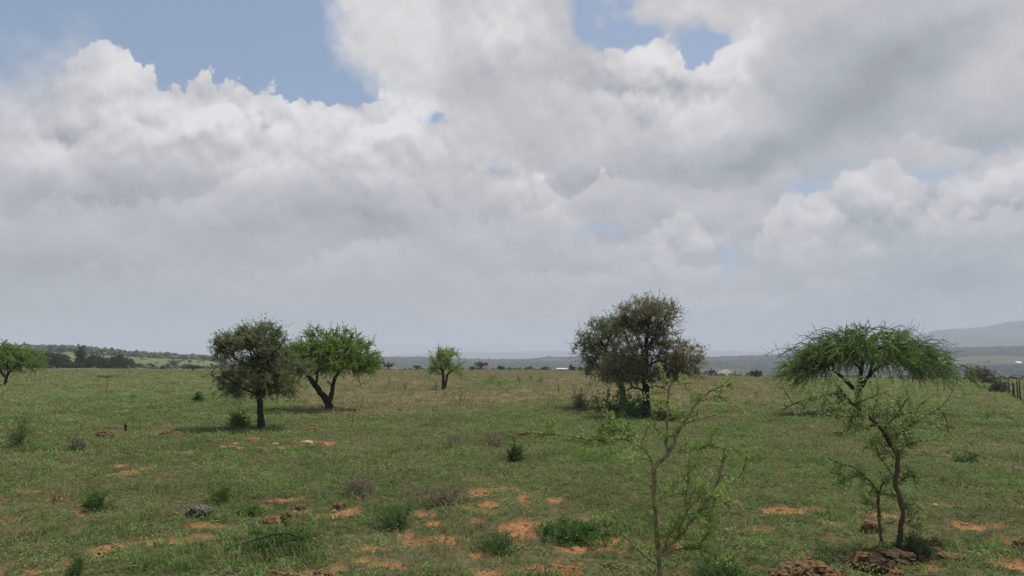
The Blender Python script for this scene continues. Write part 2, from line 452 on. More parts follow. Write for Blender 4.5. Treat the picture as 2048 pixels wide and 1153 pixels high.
def feather_foliage(lv, tw, sk, cen, rng, nf=4, fl=.4, step=.028, size=.045, droop=.0, outw=.8, upb=.2, clump=.25, r=.005, spread=.55, width=.4, flat=1.):
    for tp in sk.tips:
        p = sk.P[tp]; pp = sk.P[sk.par[tp]]; d0 = p - pp; d0 /= np.linalg.norm(d0) + 1e-9
        o = (p - cen) * [1, 1, flat]; o /= np.linalg.norm(o) + 1e-9; cv = rng.random() * clump * 2 - clump
        for _ in range(nf):
            d = d0 * .5 + o * outw + rng.normal(size=3) * spread + np.array([0, 0, upb]); d /= np.linalg.norm(d)
            L = fl * (.45 + rng.random() * .95); n = max(4, int(L / step))
            bend = rng.normal(size=3) * .28; bend[2] -= droop * (.6 + .8 * rng.random())
            t = np.linspace(0, 1, 6)[:, None]; P = p + d * L * t + bend * L * t * t
            tw.tube(P, np.linspace(r, r * .45, 6), 3, cap=False)
            tt = (np.arange(n) + rng.random(n)) / n; tt = np.repeat(tt, 3)
            Q = p + d * L * tt[:, None] + bend * L * (tt * tt)[:, None]
            m = len(Q)
            lv.leaves(Q, rng.normal(size=(m, 3)) * 1. + d * .8 + [0, 0, .35], size * (.6 + .7 * rng.random(m)), size * width,
                      np.clip(.5 + cv + rng.normal(size=m) * .2, 0, 1), rng)

def px_blob(px, py, rx, ry, D, dy=0, rdepth=None, w=1.):
    s = D / F
    return (P3(px, py, D + dy), (rx * s, rdepth if rdepth else (rx * s) * .95, ry * s), w)

def make_tree(name, label, base_px, limbs, blobs, leafmat, barkmat, seed, rtrunk, rtip=.006, dens=30, kind='small', fkw={}, lowcut=None,
              bf=.3, step=.22, group=None, sides=8, cat='tree', flare=1.35, shell=.45, extra=None, D=None, bend=.35, minlen=0.):
    rng = RNG(seed); b = G(*base_px) if D is None else AT(base_px[0], D)
    Dd = b[1]; root = thing(name, b, label, cat, group)
    sk = Skel()
    for li in limbs:
        pts, r0, r1 = li
        P = [P3(q[0], q[1], Dd + (q[2] if len(q) > 2 else 0)) for q in pts]
        if not sk.P: P[0] = b - [0, 0, .08]
        sk.limb(P, r0, r1, step=step * .7, jit=.012, rng=rng)
    bl = [px_blob(*q[:4], Dd, *(q[4:])) for q in blobs]
    A = blob_points(bl, dens, rng, lowcut=(lambda X: lowcut(X, Dd)) if lowcut else None, shell=shell, gap=-.16 if kind == 'small' else None)
    sk.grow(A, rng, bf=bf, step=step, bend=bend, minlen=minlen)
    r = sk.radii(rtip, rtrunk)
    tr = MB(); sk.mesh_into(tr, r, sides)
    if flare: tr.tube([b - [0, 0, .1], b + [0, 0, .05], b + [0, 0, .3]], [rtrunk * flare, rtrunk * (flare + 1) / 2, rtrunk * .95], sides)
    lv = MB(); tw = MB(); cen = np.mean([q[0] for q in bl], 0)
    if kind == 'small': small_leaf_foliage(lv, tw, sk, cen - [0, 0, .3], rng, **fkw)
    else: feather_foliage(lv, tw, sk, cen - [0, 0, .5], rng, **fkw)
    if extra: extra(sk, tw, lv, rng, Dd)
    part('trunk', tr, barkmat, root, smooth=True); part('crown', lv, leafmat, root); part('twigs', tw, M['twig'], root)
    return root

def ylow(pyline):
    """keep points above a pixel row that depends on px"""
    def f(X, D):
        out = []
        for p in X:
            px = 1024 + p[0] / p[1] * F * 1.0; 
            rz = (p[2] - CZ) / p[1]; py = HY - F * rz * 1.0
            out.append(py < pyline(px))
        return np.array(out)
    return f

# --- the two trees on the left
make_tree('thorn_tree', 'rounded olive-grey thorn tree with a single dark trunk, left of the bright green umbrella tree', (522, 857),
    [([(522, 857), (521, 825), (518, 795), (517, 770, .1), (514, 740, 0), (520, 700, 0)], .13, .045),
     ([(518, 795), (505, 785, -.3), (480, 775, -.6), (450, 755, -.8)], .055, .02), ([(519, 790), (545, 765, .4), (575, 750, .6), (598, 745, .6)], .06, .02),
     ([(517, 768), (490, 735, .5), (455, 705, .8), (430, 690, .7)], .05, .015), ([(516, 755), (545, 710, -.6), (570, 680, -.7)], .05, .015),
     ([(516, 760), (500, 700, -.8), (480, 665, -.8)], .04, .012)],
    [(495, 690, 70, 34, 0, 1.25), (455, 705, 44, 36, 0, .8), (545, 700, 30, 40, 0, .9), (520, 740, 66, 36, 0, 1.1), (574, 765, 24, 28, 0, .6), (448, 752, 30, 26, 0, .6), (600, 738, 16, 36, 0, .6), (520, 768, 84, 24, 0, 1.3), (470, 778, 30, 16, 0, .6),
     (520, 665, 48, 16, 0, .7), (540, 790, 50, 10, .3, .6)],
    M['leaf_olive'], M['bark_dark'], 11, .13, dens=38, fkw=dict(ntw=8, tl=.33, nl=17, size=.055), shell=.7)
make_tree('umbrella_tree', 'bright green flat-topped umbrella tree with a V-shaped dark trunk', (658, 820),
    [([(660, 820), (659, 808), (652, 798), (638, 782), (625, 765, -.3), (617, 748, -.5), (605, 742, -.7)], .19, .09),
     ([(659, 806), (664, 790), (664, 772, .2), (672, 750, .3), (684, 735, .4)], .13, .06),
     ([(632, 770, -.2), (634, 752, .1), (636, 738, .2)], .07, .05), ([(665, 775), (657, 770, -.1), (655, 763, -.1)], .05, .035),
     ([(605, 742, -.7), (590, 730, -.9), (580, 722, -1)], .07, .03), ([(684, 735, .4), (710, 722, .5), (740, 716, .6)], .06, .02), ([(676, 742, .3), (690, 715, -.6), (705, 700, -.9)], .05, .02),
     ([(636, 738, .2), (645, 715, .9), (655, 700, 1.2)], .05, .02), ([(617, 748, -.5), (612, 725, .2), (615, 705, .2)], .05, .02)],
    [(665, 694, 76, 24, 0, 1.8, 1.0), (662, 714, 92, 24, 0, 2.4, 1.1), (600, 712, 46, 26, 0, 2., 1.), (732, 722, 36, 18, 0, 1.4, 1.), (660, 672, 46, 12, 0, 1., .7), (650, 732, 84, 12, 0, 1.2, 1.), (708, 734, 48, 11, 0, 1.8, 1.), (618, 738, 44, 10, 0, 1.6, 1.), (740, 730, 26, 12, 0, .9, .8)],
    M['leaf_bright'], M['bark_dark'], 12, .19, dens=15, kind='feather', fkw=dict(nf=7, fl=.42, step=.028, size=.058, upb=.02, outw=.85, spread=.5, width=.45, droop=.15, clump=.35, flat=.55),
    lowcut=ylow(lambda x: 748 - abs(x - 650) * .03 + (4 if x < 640 else 0)), bf=.25, step=.3, shell=.5)
# --- small tree in mid field
make_tree('small_tree', 'small lone tree with twin thin stems standing in the brown grass mid-field', (888, 780),
    [([(889, 781), (886, 765), (887, 752), (884, 742), (880, 725), (876, 700)], .15, .05), ([(889, 780, .1), (892, 762, .1), (895, 748, .2), (906, 741, .3), (915, 735, .3), (922, 728, .3)], .12, .04),
     ([(886, 745), (895, 725, .3), (903, 708, .4)], .08, .03), ([(884, 742), (870, 730, -.4), (864, 718, -.5)], .07, .03)],
    [(880, 715, 24, 22, 0, 1.1), (900, 712, 20, 20, 0, .9), (877, 694, 9, 9, 0, .4), (912, 734, 20, 16, 0, .8), (872, 740, 15, 18, 0, .6), (890, 730, 30, 16, 0, 1.)],
    M['leaf_young'], M['bark_dark'], 13, .17, dens=28, rtip=.008, fkw=dict(ntw=6, tl=.32, nl=9, size=.075), shell=.6, lowcut=ylow(lambda x: 757 if x < 880 else 752))
# --- big tree pair in the centre right
make_tree('thorn_tree', 'tallest tree, golden olive crown over a straight dark trunk, right of centre', (1293, 833),
    [([(1294, 833), (1293, 805), (1292, 780), (1290, 755), (1292, 720), (1293, 680), (1298, 640)], .20, .05),
     ([(1291, 770), (1310, 740, .5), (1335, 715, .8), (1365, 700, .9)], .07, .03), ([(1291, 745), (1270, 715, .6), (1255, 685, .8), (1245, 650, .8)], .07, .025),
     ([(1292, 700), (1315, 665, -.7), (1330, 635, -.8)], .06, .02), ([(1291, 735), (1320, 720, -.9), (1350, 735, -1.2), (1375, 745, -1.2)], .05, .02), ([(1292, 715), (1275, 680, -.8), (1262, 645, -.9)], .05, .02),
     ([(1290, 785), (1275, 776, -.1), (1262, 774, -.1), (1253, 782, 0)], .05, .03), ([(1292, 778), (1312, 770, -.3), (1330, 778, -.4), (1345, 790, -.4)], .03, .012), ([(1292, 770), (1320, 758, .3), (1352, 762, .5), (1375, 775, .6)], .03, .012)],
    [(1300, 628, 58, 32, 0, 1.2), (1255, 645, 44, 28, 0, .9), (1320, 668, 46, 34, 0, 1.), (1352, 715, 54, 36, 0, 1.1), (1262, 735, 50, 28, 0, 1.), (1388, 705, 18, 20, 0, .4, .5), (1310, 746, 60, 20, 0, 1.4), (1290, 700, 64, 26, 0, 1.3, .6), (1240, 738, 50, 28, 0, 1.1), (1355, 748, 50, 14, 0, .8)],
    M['leaf_gold'], M['bark_dark'], 14, .20, dens=32, fkw=dict(ntw=7, tl=.38, nl=16, size=.058, width=.55), shell=.6, lowcut=ylow(lambda x: 772))
make_tree('thorn_tree', 'left partner of the tallest tree, its grey-olive crown merging and bush at its foot', (1247, 815),
    [([(1248, 815), (1246, 790), (1242, 765), (1236, 740), (1222, 715), (1205, 690), (1190, 668)], .19, .04),
     ([(1242, 765), (1225, 745, -.6), (1200, 735, -.9), (1175, 720, -1)], .06, .02), ([(1238, 745), (1228, 710, .7), (1225, 680, .9)], .06, .02), ([(1240, 760), (1258, 735, .4), (1270, 715, .5)], .05, .02), ([(1222, 715), (1195, 705, .6), (1168, 690, .6)], .04, .015)],
    [(1205, 672, 52, 32, 0, 1.3), (1180, 695, 34, 30, 0, .8), (1236, 672, 40, 34, 0, 1.2), (1215, 720, 46, 24, 0, 1.), (1240, 750, 40, 22, 0, 1.), (1200, 742, 36, 16, 0, .7), (1178, 728, 20, 18, 0, .5, .4)],
    M['leaf_olive'], M['bark_dark'], 15, .18, dens=32, fkw=dict(ntw=7, tl=.38, nl=16, size=.06, width=.55), shell=.6, lowcut=ylow(lambda x: 770))
# --- wide umbrella tree on the right, bare curling twigs above the green
def bare_top(sk, tr, lv, rng, D):
    for k in range(95):
        px = 1585 + rng.random() * 300; t = (px - 1735) / 165; top = 650 + 62 * t * t + rng.random() * 18
        p = P3(px, top + 6, D + rng.normal() * 1.1); d = np.array([t * .8 + rng.normal() * .5, rng.normal() * .4, .38 + .2 * rng.random()]); L = .5 + rng.random() * .8
        u = np.linspace(0, 1, 8)[:, None]; w = rng.normal(size=3) * .15
        P = p + d * L * u + np.array([0, 0, -.55 - .35 * abs(t)]) * L * u ** 2.2 + w * np.sin(u * 5) * L * .5
        tr.tube(P, np.linspace(.017, .007, 8), 4)
        for j in range(3):
            q = P[2 + j * 2]; d2 = d * .5 + rng.normal(size=3) * .5; v = np.linspace(0, 1, 4)[:, None]
            tr.tube(q + d2 * .3 * v + np.array([0, 0, .12]) * v * v, np.linspace(.010, .005, 4), 3)
        m = 18; tt = rng.random(m); Q = P[(tt * 5).astype(int)]
        lv.leaves(Q + rng.normal(size=(m, 3)) * .02, rng.normal(size=(m, 3)), .055, .03, np.clip(.5 + rng.normal(size=m) * .2, 0, 1), rng)
make_tree('umbrella_tree', 'wide domed umbrella tree with drooping green sprays and bare curling twigs on top, right side', (1717, 830),
    [([(1717, 832), (1716, 810), (1718, 790), (1721, 765), (1722, 735), (1728, 712)], .15, .07),
     ([(1718, 792), (1698, 768, -.3), (1672, 745, -.6), (1655, 735, -.8), (1625, 722, -1)], .10, .05), ([(1719, 778), (1738, 752, .3), (1760, 732, .5), (1778, 712, .6)], .09, .05),
     ([(1738, 752), (1745, 728, -.3), (1748, 712, -.4)], .07, .04), ([(1760, 732, .5), (1800, 718, .8), (1850, 722, .9), (1890, 738, 1)], .06, .02), ([(1722, 740), (1690, 705, .9), (1660, 695, 1.2)], .06, .02),
     ([(1725, 720), (1770, 690, -1.0), (1810, 690, -1.4)], .05, .02), ([(1625, 722, -1), (1595, 735, -1), (1575, 755, -1)], .04, .015), ([(1723, 730), (1700, 700, -1.2), (1690, 695, -1.6)], .05, .02)],
    [(1735, 685, 78, 24, 0, 2.2, 1.), (1660, 705, 58, 26, 0, 1.8, 1.), (1810, 708, 56, 24, 0, 1.8, 1.), (1600, 738, 42, 26, 0, 1.1, 1.), (1870, 738, 48, 18, 0, 1.3, 1.), (1725, 712, 128, 20, 0, 2.4, .8), (1645, 735, 40, 16, 0, 1., .8), (1930, 752, 26, 8, 0, .6, 1.1)],
    M['leaf_green'], M['bark_dark'], 16, .16, dens=10.5, kind='feather', fkw=dict(nf=7, fl=.66, step=.034, size=.06, upb=-.05, outw=.75, spread=.4, width=.5, droop=.55, clump=.25, flat=.3, r=.007),
    lowcut=ylow(lambda x: 738 + 22 * ((x - 1735) / 170) ** 2 if abs(x - 1735) > 30 else 722), bf=.2, step=.35, shell=.5, extra=bare_top)
# --- tree cut by the left edge
make_tree('umbrella_tree', 'hazy green flat tree cut off by the left edge of the picture', (10, 772),
    [([(10, 772), (12, 757), (18, 745), (30, 732), (45, 722)], .16, .06), ([(12, 757), (0, 742), (-20, 728, .5), (-50, 718, .5)], .12, .04), ([(16, 748), (15, 728, -.5), (12, 712, -.5)], .08, .03)],
    [(-25, 716, 78, 24, 0, 2.4, 1.), (35, 722, 50, 20, 0, 2., 1.), (0, 706, 40, 14, 0, 1.6, 1.)],
    M['leaf_bright'], M['bark_dark'], 17, .15, dens=7, kind='feather', rtip=.009, fkw=dict(nf=6, fl=.6, step=.05, size=.10, upb=.1, outw=.7, spread=.5, width=.5, droop=.3, clump=.2),
    lowcut=ylow(lambda x: 745), bf=.25, step=.4)

# ------------------------------------------------------------------ foreground saplings (branch by branch)
def sapling(name, label, base_px, limbs, bark, bark2, leaf, seed, shoot=(.12, .4), nshoot=5, tuft=.035, lsize=.022, nl=5, start=.25, up=.25, r_shoot=.0065, bare=0, yb=None):
    rng = RNG(seed); b = G(base_px[0], base_px[1]); D = b[1]; root = thing(name, b, label, 'sapling'); st = MB(); lv = MB()
    b0 = True; trunk = MB(); twigs = st
    for il, li in enumerate(limbs):
        st = trunk if il == 0 else twigs
        pts, r0, r1 = li[:3]; dens = li[3] if len(li) > 3 else 1.
        P = [P3(q[0], q[1], D + (q[2] if len(q) > 2 else 0)) for q in pts]
        if b0: P[0] = b - [0, 0, .06]; b0 = False
        P = resample(P, .045); n = len(P); r0, r1 = (r0 * 1.1, max(r1 * 1.5, .006)) if il == 0 or bark is bark2 else (r0 * 1.45, max(r1 * 2., .009))
        P[1:-1] += rng.normal(size=(n - 2, 3)) * .0045
        R = np.linspace(r0, r1, n) * (1 + .12 * rng.normal(size=n).clip(-1, 1))
        st.tube(P, R, 8 if r0 > .012 else 5)
        Ltot = n * .045
        def tufts(Q, k, sz=1.):
            for q in Q:
                m = max(3, int(nl * (.6 + .8 * rng.random()))); o = rng.normal(size=(m, 3))
                lv.leaves(q + o * tuft * .28, o + [0, 0, .5], lsize * sz * (.6 + .8 * rng.random(m)), lsize * .6 * sz, np.clip(k + rng.normal(size=m) * .2, 0, 1), rng)
        # thorns
        for i in range(1, n - 1):
            if r0 < .02 and rng.random() < .5:
                d = rng.normal(size=3); d /= np.linalg.norm(d); st.tube([P[i], P[i] + d * (.018 + R[i])], [.0022, .0006], 3, cap=False)
        ns = int(nshoot * dens * Ltot / .5)
        for _ in range(ns):
            i = int((start + (1 - start) * rng.random()) * (n - 1)) if r0 > .02 else int(rng.random() * (n - 1))
            tdir = P[min(i + 1, n - 1)] - P[max(i - 1, 0)]; tdir /= np.linalg.norm(tdir) + 1e-9
            d = tdir * .5 + rng.normal(size=3) * [.75, .75, .5] + [0, 0, up]; d /= np.linalg.norm(d)
            L = shoot[0] + (shoot[1] - shoot[0]) * rng.random() ** 1.6; m = max(4, int(L / .03))
            t = np.linspace(0, 1, m)[:, None]; bend = rng.normal(size=3) * .3; zig = ((np.arange(m) % 2) - .5)[:, None] * rng.normal(size=3) * .016
            Q = P[i] + d * L * t + bend * L * t * t + zig * (t > 0)
            st.tube(Q, np.linspace(r_shoot, r_shoot * .45, m), 4, cap=False)
            k = .5 + rng.normal() * .15
            tufts(Q[1::1], k)
            if rng.random() < .55 and m > 6:
                j = int(m * .4); d2 = d + rng.normal(size=3) * .7; Q2 = Q[j] + d2 * L * .45 * np.linspace(0, 1, 5)[:, None]
                st.tube(Q2, [.0026, .0024, .002, .0016, .0012], 3, cap=False); tufts(Q2[1:], k)
        if r0 < .018: tufts(P[2::2][rng.random(len(P[2::2])) < .75 * min(dens, 1.2)], .5)
    part('stem', trunk, bark, root, smooth=True); part('branches', twigs, bark2, root, smooth=True); part('leaves', lv, leaf, root)
    return root

sapling('thorn_sapling', 'thin thorny sapling with pale bark and open forked branches, nearest the camera at bottom centre-right', (1319, 1166),
    [([(1319, 1172), (1320, 1150), (1319, 1125), (1316, 1105), (1312, 1060), (1310, 1020), (1308, 980), (1309, 935)], .024, .018, .3),
     ([(1310, 936), (1298, 912), (1290, 898), (1270, 888), (1248, 876), (1235, 878), (1205, 880), (1170, 878), (1140, 872), (1105, 868), (1070, 866)], .009, .003, 1.3),
     ([(1309, 938), (1322, 920), (1336, 906), (1344, 894), (1352, 875), (1362, 855), (1376, 830), (1392, 808), (1410, 790), (1425, 778), (1445, 771), (1462, 767)], .019, .006, 1.),
     ([(1335, 906), (1333, 885), (1334, 860), (1336, 830), (1335, 800), (1338, 775), (1342, 760)], .010, .003, 1.0),
     ([(1333, 876), (1350, 865), (1368, 850), (1386, 843), (1408, 836), (1432, 830)], .008, .003, .8),
     ([(1334, 876), (1315, 862), (1303, 848), (1298, 838)], .006, .003, .8), ([(1283, 890), (1290, 870), (1296, 852)], .006, .003, .6),
     ([(1270, 888, 0), (1250, 868, -.1), (1235, 855, -.1), (1215, 830, 0), (1200, 800, 0), (1190, 790)], .005, .002, 1.0),
     ([(1394, 806), (1420, 795), (1440, 790)], .005, .002, .8), ([(1340, 770), (1365, 768), (1385, 765)], .004, .002, .7),
     ([(1319, 1112), (1335, 1102), (1352, 1097), (1375, 1097), (1397, 1094), (1412, 1103), (1432, 1112), (1450, 1122)], .017, .006, .6),
     ([(1397, 1096), (1407, 1080), (1420, 1066), (1430, 1058)], .008, .003, 1.0), ([(1400, 1098), (1410, 1120), (1418, 1140)], .006, .003, .8),
     ([(1318, 1108), (1335, 1092), (1355, 1078), (1370, 1062), (1380, 1045), (1392, 1030), (1405, 1012), (1422, 985), (1436, 965), (1440, 945), (1446, 925), (1452, 910)], .017, .006, 1.1),
     ([(1392, 1030, 0), (1415, 1012, .1), (1440, 990, .2), (1455, 972, .2), (1475, 955, .2), (1490, 938, .2), (1494, 912, .2)], .008, .004, .9),
     ([(1355, 1078, 0), (1362, 1050, -.1), (1375, 1020, -.2), (1395, 1000, -.2), (1415, 985, -.2)], .008, .003, 1.2), ([(1330, 1096, 0), (1333, 1080, -.1), (1352, 1050, -.1), (1362, 1030, -.2)], .006, .003, 1.2),
     ([(1311, 1005), (1325, 992), (1345, 975), (1360, 965), (1378, 948), (1384, 930)], .006, .003, 1.2), ([(1335, 985, .1), (1360, 990, .1), (1385, 985, .1), (1410, 978, .1)], .004, .002, 1.3),
     ([(1345, 906), (1380, 905), (1400, 895), (1420, 890), (1440, 893), (1462, 905)], .005, .002, 1.2), ([(1420, 990), (1440, 1000), (1470, 1020)], .004, .002, 1.),
     ([(1405, 1055, 0), (1440, 1060, .1), (1465, 1070, .1)], .005, .002, 1.1), ([(1318, 1132), (1300, 1122), (1282, 1106), (1262, 1088), (1244, 1066), (1230, 1040), (1220, 1024)], .007, .003, 1.0),
     ([(1380, 1045, 0), (1370, 1010, .1), (1375, 975, .1), (1378, 950, .1)], .005, .002, 1.2)],
    M['bark_tan'], M['bark_pale'], M['leaf_young'], 21, shoot=(.08, .34), nshoot=5.5, lsize=.034, tuft=.030, nl=7, start=.3, up=.2)

sapling('thorn_sapling', 'bushy young thorn tree with crooked reddish stem and thin second stem above brown rocks', (1795, 1098),
    [([(1795, 1102), (1800, 1070), (1806, 1030), (1800, 1000), (1790, 968), (1795, 935), (1797, 915), (1793, 903), (1780, 888), (1773, 872), (1765, 860)], .030, .021, .5),
     ([(1765, 862), (1755, 850), (1740, 836), (1722, 822), (1705, 808), (1690, 792), (1682, 780), (1676, 772)], .025, .008, 1.),
     ([(1688, 790), (1668, 788), (1645, 792), (1620, 797), (1600, 803), (1580, 812), (1560, 822)], .011, .004, 1.1), ([(1585, 808), (1578, 795), (1572, 786)], .005, .003, .5), ([(1603, 803), (1610, 818), (1618, 825)], .006, .003, .6),
     ([(1776, 882), (1790, 872), (1808, 862), (1815, 853), (1835, 840), (1860, 828), (1880, 818)], .015, .005, 1.2), ([(1815, 853, 0), (1840, 842, .2), (1865, 846, .3), (1890, 852, .3), (1910, 856, .4)], .008, .003, .9),
     ([(1740, 836), (1750, 815, .2), (1755, 795, .3), (1765, 775, .3)], .010, .004, 1.2), ([(1705, 808), (1730, 800, -.2), (1755, 790, -.3), (1775, 782, -.3)], .009, .004, 1.2),
     ([(1755, 850), (1725, 852, .1), (1700, 858, .1), (1675, 872, .1)], .009, .003, 1.1), ([(1770, 870), (1745, 890, -.1), (1725, 900, -.1)], .006, .003, .9),
     ([(1797, 905), (1812, 890), (1830, 885), (1845, 880)], .009, .003, 1.1), ([(1806, 950), (1825, 940), (1842, 950)], .006, .003, .8), ([(1792, 960), (1772, 930), (1750, 905), (1742, 895)], .007, .003, .9),
     ([(1790, 970), (1808, 955), (1822, 948), (1838, 955)], .006, .003, .8), ([(1765, 860, 0), (1790, 835, -.3), (1805, 812, -.4), (1818, 795, -.4)], .009, .003, 1.2), ([(1800, 850, .2), (1830, 815, .4), (1850, 805, .5)], .007, .003, 1.2),
     ([(1720, 822, 0), (1700, 835, -.3), (1670, 830, -.3), (1645, 832, -.4)], .007, .003, 1.1), ([(1887, 826), (1894, 845), (1897, 865)], .006, .004, .1),
     ([(1763, 1092, .15), (1759, 1050, .15), (1756, 1010, .15), (1757, 985, .15)], .019, .013, .4),
     ([(1757, 988, .15), (1745, 965, .15), (1728, 950, .15), (1712, 938, .15), (1690, 928, .2), (1670, 925, .2), (1655, 915, .2)], .014, .004, 1.2), ([(1757, 990, .15), (1765, 965, .1), (1775, 950, 0)], .01, .004, 1.1),
     ([(1728, 950, .15), (1705, 955, .1), (1680, 950, 0), (1660, 945, 0)], .006, .003, 1.1), ([(1804, 1015), (1825, 1005), (1838, 1015), (1845, 1022)], .008, .003, .9), ([(1800, 1040), (1818, 1050), (1835, 1058)], .006, .003, .7),
     ([(1757, 1010, .15), (1735, 1010, .1), (1720, 1004, .1)], .005, .003, .8), ([(1760, 1050, .15), (1780, 1048, .1), (1792, 1042, 0)], .005, .003, .6)],
    M['bark_red'], M['bark_red'], M['leaf_pale'], 22, shoot=(.1, .36), nshoot=6.5, lsize=.036, tuft=.045, nl=8, start=.35, up=.05)

# ------------------------------------------------------------------ bushes and little plants
def bush(name, label, px, py, w, h, leaf, seed, n=60, nl=10, size=None, group=None, cat='bush', ntw=3, bark='twig', spiky=0., D=None):
    rng = RNG(seed); b = G(px, py) if D is None else AT(px, D); D_ = b[1]; s = D_ / F
    root = thing(name, b, label, cat, group); W, Hh = w * s / 2, h * s
    size = size or max(.02, 1.9 * s); sk = Skel(); sk.node(b - [0, 0, .03], -1)
    for k in range(6):
        a = rng.random() * 6.28; sk.limb([b - [0, 0, .03], b + np.array([cos(a) * W * .25, sin(a) * W * .25, Hh * .3])], step=.12 * max(.3, Hh))
    d = rng.normal(size=(n, 3)); d[:, 2] = abs(d[:, 2]); d /= np.linalg.norm(d, axis=1)[:, None]
    lump = (.8 + .9 * perlin(d[:, 0] * 2.3 + seed, d[:, 1] * 2.3 + seed * .7 + d[:, 2]) + .25 * rng.normal(size=n)).clip(.15, 1.5)
    A = b + d * ((rng.random(n) ** .4) * lump)[:, None] * [W, W, Hh]
    sk.grow(A, rng, bf=.4, step=max(.05, Hh * .2), jit=.02 * Hh)
    r = sk.radii(.003, max(.008, .03 * Hh)); st = MB(); sk.mesh_into(st, r, 5)
    lv = MB(); small_leaf_foliage(lv, st, sk, b - [0, 0, Hh * .4], rng, ntw=ntw, tl=Hh * (.22 + spiky), nl=int(nl * 1.5), size=size * 1.25, upb=.2 + spiky * 2, r=.0035)
    part('stems', st, M[bark], root); part('foliage', lv, leaf, root); return root

bush('bush', 'dark green bush at the foot of the left partner of the tallest tree', 1222, 828, 96, 52, M['leaf_dark'], 31, n=150, nl=12)
bush('bush', 'low dark leafy bush between the two trunks of the tallest tree pair', 1268, 834, 60, 40, M['leaf_bush'], 32, n=90, nl=12)
bush('bush', 'low green bush in grass before the tallest tree', 1228, 872, 80, 34, M['leaf_bush'], 33, n=110, nl=12)
bush('spiky_shrub', 'grey-green upright shrub of straight spikes left of the tallest tree pair', 1160, 822, 36, 34, M['leaf_grey'], 34, n=60, spiky=.25)
bush('bush', 'dark thicket right of the trunk of the tallest tree', 1330, 842, 66, 26, M['leaf_dark'], 35, n=80)
bush('bush', 'dark leafy bush at the left foot of the rounded thorn tree', 480, 855, 44, 28, M['leaf_bush'], 36, n=80, nl=12)
bush('bush', 'sprawling thorny shrub rising beside the left foot of the rounded thorn tree', 472, 850, 26, 52, M['leaf_bush'], 37, n=26, nl=6)
bush('bush', 'small dark round bush in the open grass left of the rounded thorn tree', 397, 805, 20, 24, M['leaf_bush'], 38, n=50)
bush('bush', 'dark green bush directly behind the grey speckled rock', 442, 1002, 60, 34, M['leaf_bush'], 39, n=60, nl=9)
bush('bush', 'bright low green bush right of the grey speckled rock', 505, 1028, 60, 20, M['leaf_green'], 40, n=80, nl=12)
bush('bush', 'large low green bush left of the near centre sapling', 1150, 1082, 150, 36, M['leaf_bush'], 41, n=130, nl=10, size=.03, spiky=.08)
bush('bush', 'low bush under the arching dark dead twig', 575, 1100, 170, 36, M['leaf_bush'], 42, n=130, nl=10, size=.03, spiky=.08)
bush('grass_tussock', 'bushy green tussock among the red earth patches, bottom centre', 790, 1058, 80, 34, M['leaf_bush'], 43, n=80, nl=7, spiky=.3, cat='tussock')
bush('grass_tussock', 'spiky dark tussock near the bottom edge right of centre', 1000, 1108, 100, 30, M['leaf_bush'], 44, n=80, nl=7, spiky=.3, cat='tussock')
bush('weed', 'blurry dark upright weed at lower left', 190, 1022, 50, 36, M['leaf_bush'], 45, n=60, spiky=.2, cat='weed')
bush('weed', 'dark pointed weed at the bottom left edge', 151, 1155, 20, 36, M['leaf_bush'], 46, n=18, spiky=.1, cat='weed')
bush('weed', 'tall faint green weed at the left edge below the cut-off tree', 38, 895, 40, 60, M['leaf_bush'], 47, n=50, spiky=.2, cat='weed')
bush('weed', 'dark clump at the foot of the tiny upright seedling in mid-field', 1028, 922, 28, 26, M['leaf_dark'], 48, n=50, spiky=.2, cat='weed')
bush('weed', 'brown twiggy weed in the left grass under the three earth clods', 150, 905, 34, 30, M['leaf_grey'], 49, n=30, spiky=.25, cat='weed')
bush('bush', 'dark low weed patch at the foot of the bushy young thorn tree', 1830, 1116, 90, 36, M['leaf_dark'], 50, n=90, nl=9, spiky=.2)
bush('bush', 'leafy green weeds at the foot of the nearest sapling, bottom edge', 1450, 1152, 100, 30, M['leaf_bush'], 51, n=80, nl=9, spiky=.1)
bush('bush', 'grey-green low shrub in front of the wide domed umbrella tree', 1790, 895, 60, 22, M['leaf_bush'], 52, n=60)
bush('bush', 'darker low shrub right of the bushy young thorn tree', 1940, 925, 60, 24, M['leaf_bush'], 53, n=60)
bush('bush', 'low weeds shading the foot of the wide domed umbrella tree', 1700, 834, 150, 20, M['leaf_dark'], 54, n=130)
bush('dry_bush', 'straw-coloured dry bush left of the red earth patches, centre', 715, 990, 100, 34, M['straw'], 55, n=110, nl=4, spiky=.25)
bush('dry_bush', 'wide dry straw bush right of centre beside the red earth patches', 880, 1010, 130, 34, M['straw'], 56, n=130, nl=4, spiky=.25)
bush('dry_bush', 'brown dry grass bush in mid-field, right of the small lone tree foot', 905, 895, 60, 26, M['straw'], 57, n=60, nl=4, spiky=.25)
bush('dry_bush', 'pale dry bush beside the brown log in mid-field', 985, 893, 60, 22, M['straw'], 58, n=60, nl=4, spiky=.25)

